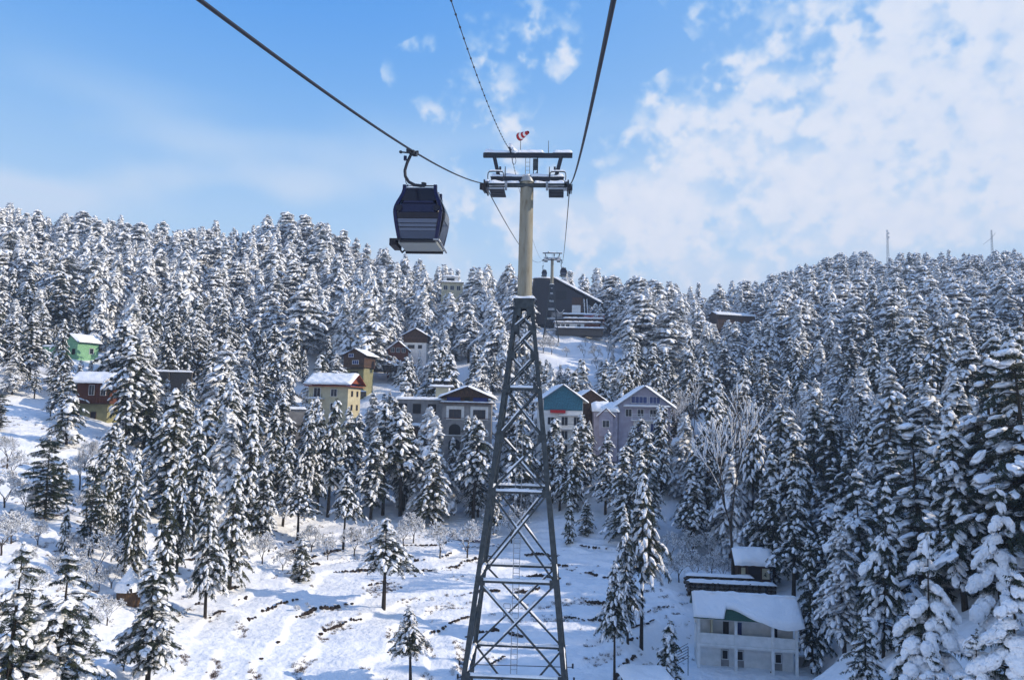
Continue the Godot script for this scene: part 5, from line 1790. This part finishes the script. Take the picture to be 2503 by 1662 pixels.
	while n < 34:
		var u := rng.randf_range(480, 1650)
		var t := rng.randf_range(66.0, 112.0)
		if u > 1150 and u < 1400 and t < 75:
			continue
		var x := (u - MID.x) / FOCAL * t
		plant_bare(3, Vector3(x, ground(x, -t) - 0.15, -t), rng.randf_range(0.5, 1.5), "small snowy shrub poking from the terraced snowfield", "shrubs on the terraced snowfield")
		n += 1

func zone(px: float, t: float) -> String:
	if t > 205:
		return "high on the long wooded ridge" if px < 1060 else "around the dark station on the saddle" if px < 1760 else "on the steep hill below the telecom masts"
	if t > 118:
		return "on the slope below the pale green house" if px < 690 else "among the houses of the hillside village" if px < 1640 else "on the wooded slope right of the lilac house"
	return "on the left terraces below the olive house" if px < 600 else "along the upper edge of the snowfield" if px < 1500 else "in the dark woods right of the white house"

func tree_size(h: float) -> String:
	return "towering" if h > 20.0 else "tall" if h > 16.5 else "mid-sized" if h > 12.0 else "short"

func tree_place(q: Array) -> String:
	var best := 24.0
	var place := zone(q[1], q[0])
	for c in get_children():
		if c.get_meta("category", "") in ["house", "station", "building"]:
			var d: Vector3 = q[3] - c.position
			d.y = 0.0
			if d.length() < best:
				best = d.length()
				place = ("close " if best < 11.0 else "") + ("behind the " if d.z < -5.0 else "in front of the " if d.z > 5.0 else "beside the ") + str(c.name).replace("_", " ")
	return place

func forest() -> void:
	rng.seed = 41
	var pads := []
	for c in get_children():
		if c.get_meta("category", "") in ["house", "station", "building"]:
			pads.append(Vector2(c.position.x, c.position.z))
	var list := []
	var t := 33.0
	while t < 500.0:
		var gap := 5.0 if t < 130.0 else 5.8 + clampf((t - 130.0) / 60.0, 0.0, 1.0) * 1.3
		var u := -420.0
		while u < 3350.0:
			var tt := t + rng.randf_range(-0.5, 0.5) * gap
			var uu := u + rng.randf_range(-0.5, 0.5) * gap / t * FOCAL
			u += gap / t * FOCAL * rng.randf_range(0.85, 1.3)
			var x := (uu - MID.x) / FOCAL * tt
			# where woods grow
			var small := false
			var edge := 119.0 + 6.0 * waves.get_noise_1d(uu * 0.3)
			if uu < 500.0:
				edge = lerpf(117.0, 108.0, clampf(uu / 500.0, 0, 1))
			elif uu > 1450.0:
				edge = lerpf(114.0, 98.0, clampf((uu - 1450.0) / 350.0, 0, 1))
			if uu > 1850.0:
				edge = lerpf(96.0, 58.0, clampf((uu - 1850.0) / 250.0, 0, 1))
			if uu > 2200.0:
				edge = 56.0
			if uu > 2590.0:
				edge = 33.0
			if uu > 250.0 and uu < 640.0 and tt > 84.0 and rng.randf() < 0.5:
				edge = 84.0
			if uu < 420.0 and tt > 62.0 and tt < 118.0 and rng.randf() < 0.2:
				edge = 62.0
				small = true
			if tt < edge:
				continue
			if tt > 150.0 and absf(x - (LINE_X + LINE_M * tt)) < 7.0 and tt < 262.0 and tt > 205.0:
				continue
			var p := Vector3(x, ground(x, -tt) - 0.1, -tt)
			# hidden behind the ridge
			if tt > 350.0 and broad(x, -tt) < broad(x, -tt + 14.0) - 3.0:
				continue
			var far := tt > 195.0
			var h := rng.randf_range(14.5, 24.0) if far else rng.randf_range(10.0, 19.0)
			if rng.randf() < 0.18:
				h *= rng.randf_range(0.45, 0.75)
			var kind := 0
			var r := rng.randf()
			if far:
				kind = [0, 1, 3, 2, 12, 13, 12, 13][int(r * 8.0)]
				if uu > 1800.0 and r > 0.55:
					kind = 2 if r > 0.8 else 4
			elif uu > 1850.0:
				kind = [4, 8, 6, 5, 14, 14, 0, 13][int(r * 8.0)]
			else:
				kind = [4, 5, 0, 14, 5, 10, 14, 13][int(r * 8.0)]
			if small and tt < edge + 56.0:
				h = rng.randf_range(4.0, 8.5)
				kind = [5, 6, 9, 11, 4, 6][rng.randi() % 6]
			for cut in 5:
				if not in_the_way(p, h, 2.6 * h / 15.0):
					break
				h *= 0.8
			if h < 3.0 or in_the_way(p, h, 2.6 * h / 15.0):
				continue
			if waves.get_noise_2d(x * 1.7 + 300.0, tt * 1.7) < -0.28 and rng.randf() < 0.55:
				continue
			if far and rng.randf() < 0.045:
				kind = kinds.size() + 1
				h *= 0.6
			var near := false
			for c in pads:
				if c.distance_squared_to(Vector2(p.x, p.z)) < 42.0:
					near = true
			for q in planted:
				if q.distance_squared_to(Vector2(p.x, p.z)) < 8.0:
					near = true
					break
			if near:
				continue
			list.append([tt, uu, kind, p, h])
		t += gap * 0.95
	# the trees that show largest, one by one; the rest of the woods as one mass
	var shown := []
	var mass := []
	for q in list:
		if q[1] > -60.0 and q[1] < 2560.0 and q[2] < kinds.size():
			shown.append(q)
		else:
			mass.append(q)
	shown.sort_custom(func(a, b): return a[4] / a[0] > b[4] / b[0])
	var room := 299 - conifers
	for k in shown.size():
		if k < room:
			var q: Array = shown[k]
			plant(q[2], q[3], q[4], "%s %s %s" % [tree_size(q[4]), kinds[q[2]].look, tree_place(q)], "conifers " + tree_place(q), rng.randf_range(0.9, 1.3))
		else:
			mass.append(shown[k])
	var o := Node3D.new()
	o.name = "distant_forest"
	add_child(o)
	tag(o, "dense mass of snow-laden cedars covering the far hillsides up to the skyline", "forest", "", "stuff")
	var bare_whole := ArrayMesh.new()
	bare_kinds[1].wood.add_to(bare_whole)
	bare_kinds[1].snow.add_to(bare_whole)
	bare_whole.surface_set_material(0, M.twig)
	bare_whole.surface_set_material(1, M.snow)
	for kd in kinds.size() + 2:
		var some := mass.filter(func(q): return q[2] == kd)
		if some.is_empty():
			continue
		var mm := MultiMesh.new()
		mm.transform_format = MultiMesh.TRANSFORM_3D
		mm.mesh = kinds[kd].whole if kd < kinds.size() else bare_whole
		mm.instance_count = some.size()
		for i in some.size():
			var s: float = some[i][4] / (kinds[kd].h if kd < kinds.size() else 8.0)
			var w := s * rng.randf_range(0.95, 1.35)
			mm.set_instance_transform(i, Transform3D((Basis(Vector3.RIGHT, rng.randf_range(-0.04, 0.04)) * Basis(Vector3.BACK, rng.randf_range(-0.04, 0.04)) * Basis(Vector3.UP, rng.randf() * TAU)).scaled_local(Vector3(w, s, w)), some[i][3]))
		var mi := MultiMeshInstance3D.new()
		mi.name = "cedars"
		mi.multimesh = mm
		mi.set_meta("kind", "stuff")
		o.add_child(mi, true)
	var tris := 0
	for k in kinds:
		tris += (k.trunk.v.size() + k.crown.v.size() + k.snow.v.size()) / 3
	for k in bare_kinds:
		tris += (k.wood.v.size() + k.snow.v.size()) / 3
	print("tree triangles ", tris)
	print("trees: ", shown.size(), " in view, ", mass.size(), " in the mass")

# ------------------------------------------------------------------ sky
func make_sky() -> Sky:
	var w := 4096
	var h := 2048
	var puff := FastNoiseLite.new()
	puff.noise_type = FastNoiseLite.TYPE_CELLULAR
	puff.cellular_return_type = FastNoiseLite.RETURN_DISTANCE
	puff.fractal_type = FastNoiseLite.FRACTAL_NONE
	puff.frequency = 1.0
	puff.seed = 3
	var fine := FastNoiseLite.new()
	fine.noise_type = FastNoiseLite.TYPE_SIMPLEX_SMOOTH
	fine.fractal_octaves = 5
	fine.fractal_gain = 0.55
	fine.frequency = 1.0
	fine.seed = 9
	var wide := FastNoiseLite.new()
	wide.noise_type = FastNoiseLite.TYPE_SIMPLEX_SMOOTH
	wide.fractal_octaves = 2
	wide.frequency = 1.0
	wide.seed = 4
	var data := PackedByteArray()
	data.resize(w * h * 3)
	var zenith := Color(0.20, 0.48, 0.86)
	var blue := Color(0.33, 0.60, 0.905)
	var pale := Color(0.73, 0.845, 0.955)
	var cloud := Color(0.885, 0.905, 0.955)
	var below := Color(0.80, 0.84, 0.90)
	var row := 0
	while row < h:
		var el := PI * 0.5 - PI * (row + 0.5) / h
		var fine_row := el < 0.85 and el > -0.01
		var step_r := 1 if fine_row else 4
		var col := 0
		while col < w:
			var az := wrapf(TAU * (col + 0.5) / w, -PI, PI)      # 0 straight ahead, to the right positive
			var step_c := 1 if fine_row and absf(az) < 0.75 else 4
			var c := below
			if el > 0.0:
				var d := Vector3(sin(az) * cos(el), sin(el), -cos(az) * cos(el))
				c = pale.lerp(blue, smoothstep(0.12, 0.58, el)).lerp(zenith, smoothstep(0.45, 1.3, el))
				# broad veils
				var big := wide.get_noise_3d(d.x * 1.6 + 3.0, d.y * 2.6, d.z * 1.6)
				var veil := smoothstep(-0.3, 0.5, wide.get_noise_3d(d.x * 3.0, d.y * 9.0 + 5.0, d.z * 3.0) + 0.3 * fine.get_noise_3d(d.x * 6.0, d.y * 9.0, d.z * 6.0)) * (1.0 - smoothstep(0.24, 0.42, el)) * 0.8
				c = c.lerp(Color(0.81, 0.865, 0.945), clampf(veil + 0.30 * smoothstep(-0.35, 0.5, az) * (1.0 - smoothstep(0.3, 1.0, absf(az) - 0.6)), 0.0, 0.75))
				# a field of small puffs: its rim runs up to the right, and it goes on round the sky in patches
				var rim := 0.325 + 0.5 * (az - 0.10)
				var field := clampf((rim - el) / 0.13 + 0.5, 0.0, 1.0) * smoothstep(0.05, 0.16, az) * smoothstep(0.15, 0.26, el)
				if absf(az) > 0.75:
					field = lerpf(field, smoothstep(0.0, 0.5, big + 0.18) * smoothstep(0.10, 0.25, el), smoothstep(0.75, 1.2, absf(az)))
				else:
					field = maxf(field, 0.30 * smoothstep(0.1, 0.6, big + 0.25) * smoothstep(0.1, 0.3, el) * smoothstep(-0.25, 0.05, az))
				if field > 0.01:
					var f0 := fine.get_noise_3d(d.x * 9.0, d.y * 11.0, d.z * 9.0)
					var f1 := fine.get_noise_3d(d.x * 26.0, d.y * 30.0, d.z * 26.0)
					var q := d * 19.0 + Vector3(f0, f1, f0) * 0.7
					var pf := 1.0 - (puff.get_noise_3d(q.x, q.y * 1.25, q.z) + 1.0)
					var dens := smoothstep(0.20, 0.98, field * 0.70 + pf * 0.60 + f0 * 0.75 + f1 * 0.60 - 0.06)
					c = c.lerp(cloud.lerp(Color(0.83, 0.87, 0.945), clampf(0.5 - f1 * 1.4, 0.0, 1.0) * 0.6), dens * 0.92)
			var r8 := int(c.r * 255.0)
			var g8 := int(c.g * 255.0)
			var b8 := int(c.b * 255.0)
			for rr in step_r:
				if row + rr >= h:
					break
				var k := ((row + rr) * w + col) * 3
				for cc in step_c:
					if col + cc >= w:
						break
					data[k] = r8
					data[k + 1] = g8
					data[k + 2] = b8
					k += 3
			col += step_c
		row += step_r
	var m := PanoramaSkyMaterial.new()
	m.panorama = ImageTexture.create_from_image(Image.create_from_data(w, h, false, Image.FORMAT_RGB8, data))
	var s := Sky.new()
	s.sky_material = m
	return s

func _ready() -> void:
	# camera
	var cam := Camera3D.new()
	cam.name = "camera"
	cam.fov = rad_to_deg(2.0 * atan(831.0 / FOCAL))
	cam.near = 0.1
	cam.far = 3000.0
	add_child(cam)
	eye = Basis(Vector3.RIGHT, deg_to_rad(5.34)) * Basis(Vector3.BACK, deg_to_rad(1.34))
	cam.transform = Transform3D(eye, Vector3.ZERO)
	# sky, sun, exposure
	var env := Environment.new()
	env.background_mode = Environment.BG_SKY
	env.sky = make_sky()
	env.background_energy_multiplier = 1.0
	env.tonemap_mode = Environment.TONE_MAPPER_LINEAR
	env.tonemap_exposure = 1.1
	env.sdfgi_enabled = true
	env.ssao_enabled = true
	env.ssil_enabled = true
	env.fog_enabled = true
	env.fog_density = 0.00042
	env.fog_light_color = Color(0.78, 0.87, 1.0)
	var we := WorldEnvironment.new()
	we.name = "world"
	we.environment = env
	add_child(we)
	var sun := DirectionalLight3D.new()
	sun.name = "sun"
	sun.light_energy = 1.3
	sun.light_color = Color(1.0, 0.94, 0.85)
	sun.light_angular_distance = 0.5
	sun.shadow_enabled = true
	add_child(sun)
	var el := deg_to_rad(28.0)
	var az := deg_to_rad(1.0)          # to the right, square to the view
	sun.basis = Basis.looking_at(-Vector3(cos(el) * cos(az), sin(el), -cos(el) * sin(az)))
	# structure
	bumps.noise_type = FastNoiseLite.TYPE_SIMPLEX_SMOOTH
	bumps.frequency = 0.25
	bumps.fractal_octaves = 3
	waves.noise_type = FastNoiseLite.TYPE_SIMPLEX_SMOOTH
	waves.frequency = 0.03
	waves.fractal_octaves = 3
	materials()
	make_kinds()
	var yard := at(1828, 1650, 79.0)
	PADS.append([yard.x, yard.z, yard.y - 0.1, 12.0])
	var land := terrain()
	rng.seed = 5
	earth_banks(land)
	# ropeway
	rng.seed = 6
	var lv := []
	for py in [735, 765, 806, 870, 952, 1069, 1197, 1403, 1617]:
		lv.append(at(1283, py, 50.5).y)
	var tw := tower(50.5, 15.71, lv, "tall cable car tower of grey lattice with tube mast and cross-arms", true)
	windsock(tw, 15.71 - tw.position.y)
	var lv2 := []
	for k in 7:
		lv2.append(48.0 - 8.2 - [0.0, 1.3, 3.0, 5.4, 8.0, 11.0, 14.5][k])
	tower(233.5, 48.0, lv2, "far smaller cable car tower in front of the dark station", false)
	ropes()
	cabin(line_at(25.94, -3.0, rope_height(25.94, false)), "dark blue gondola cabin hanging alone beside the big tower")
	cabin(line_at(188.0, 3.0, rope_height(188.0, true)), "tiny dark gondola cabin above the station's snowy roof")
	cabin(line_at(240.0, -3.0, rope_height(240.0, false)), "tiny dark gondola cabin over the station's rounded bay")
	# buildings, then trees
	rng.seed = 8
	station()
	buildings()
	telecom(2170, 562, 425.0, "slim lattice telecom mast with panel antennas rising from the right ridge", false)
	telecom(2425, 562, 445.0, "telecom mast with wide side arms on the far right ridge", true)
	key_trees()
	forest()
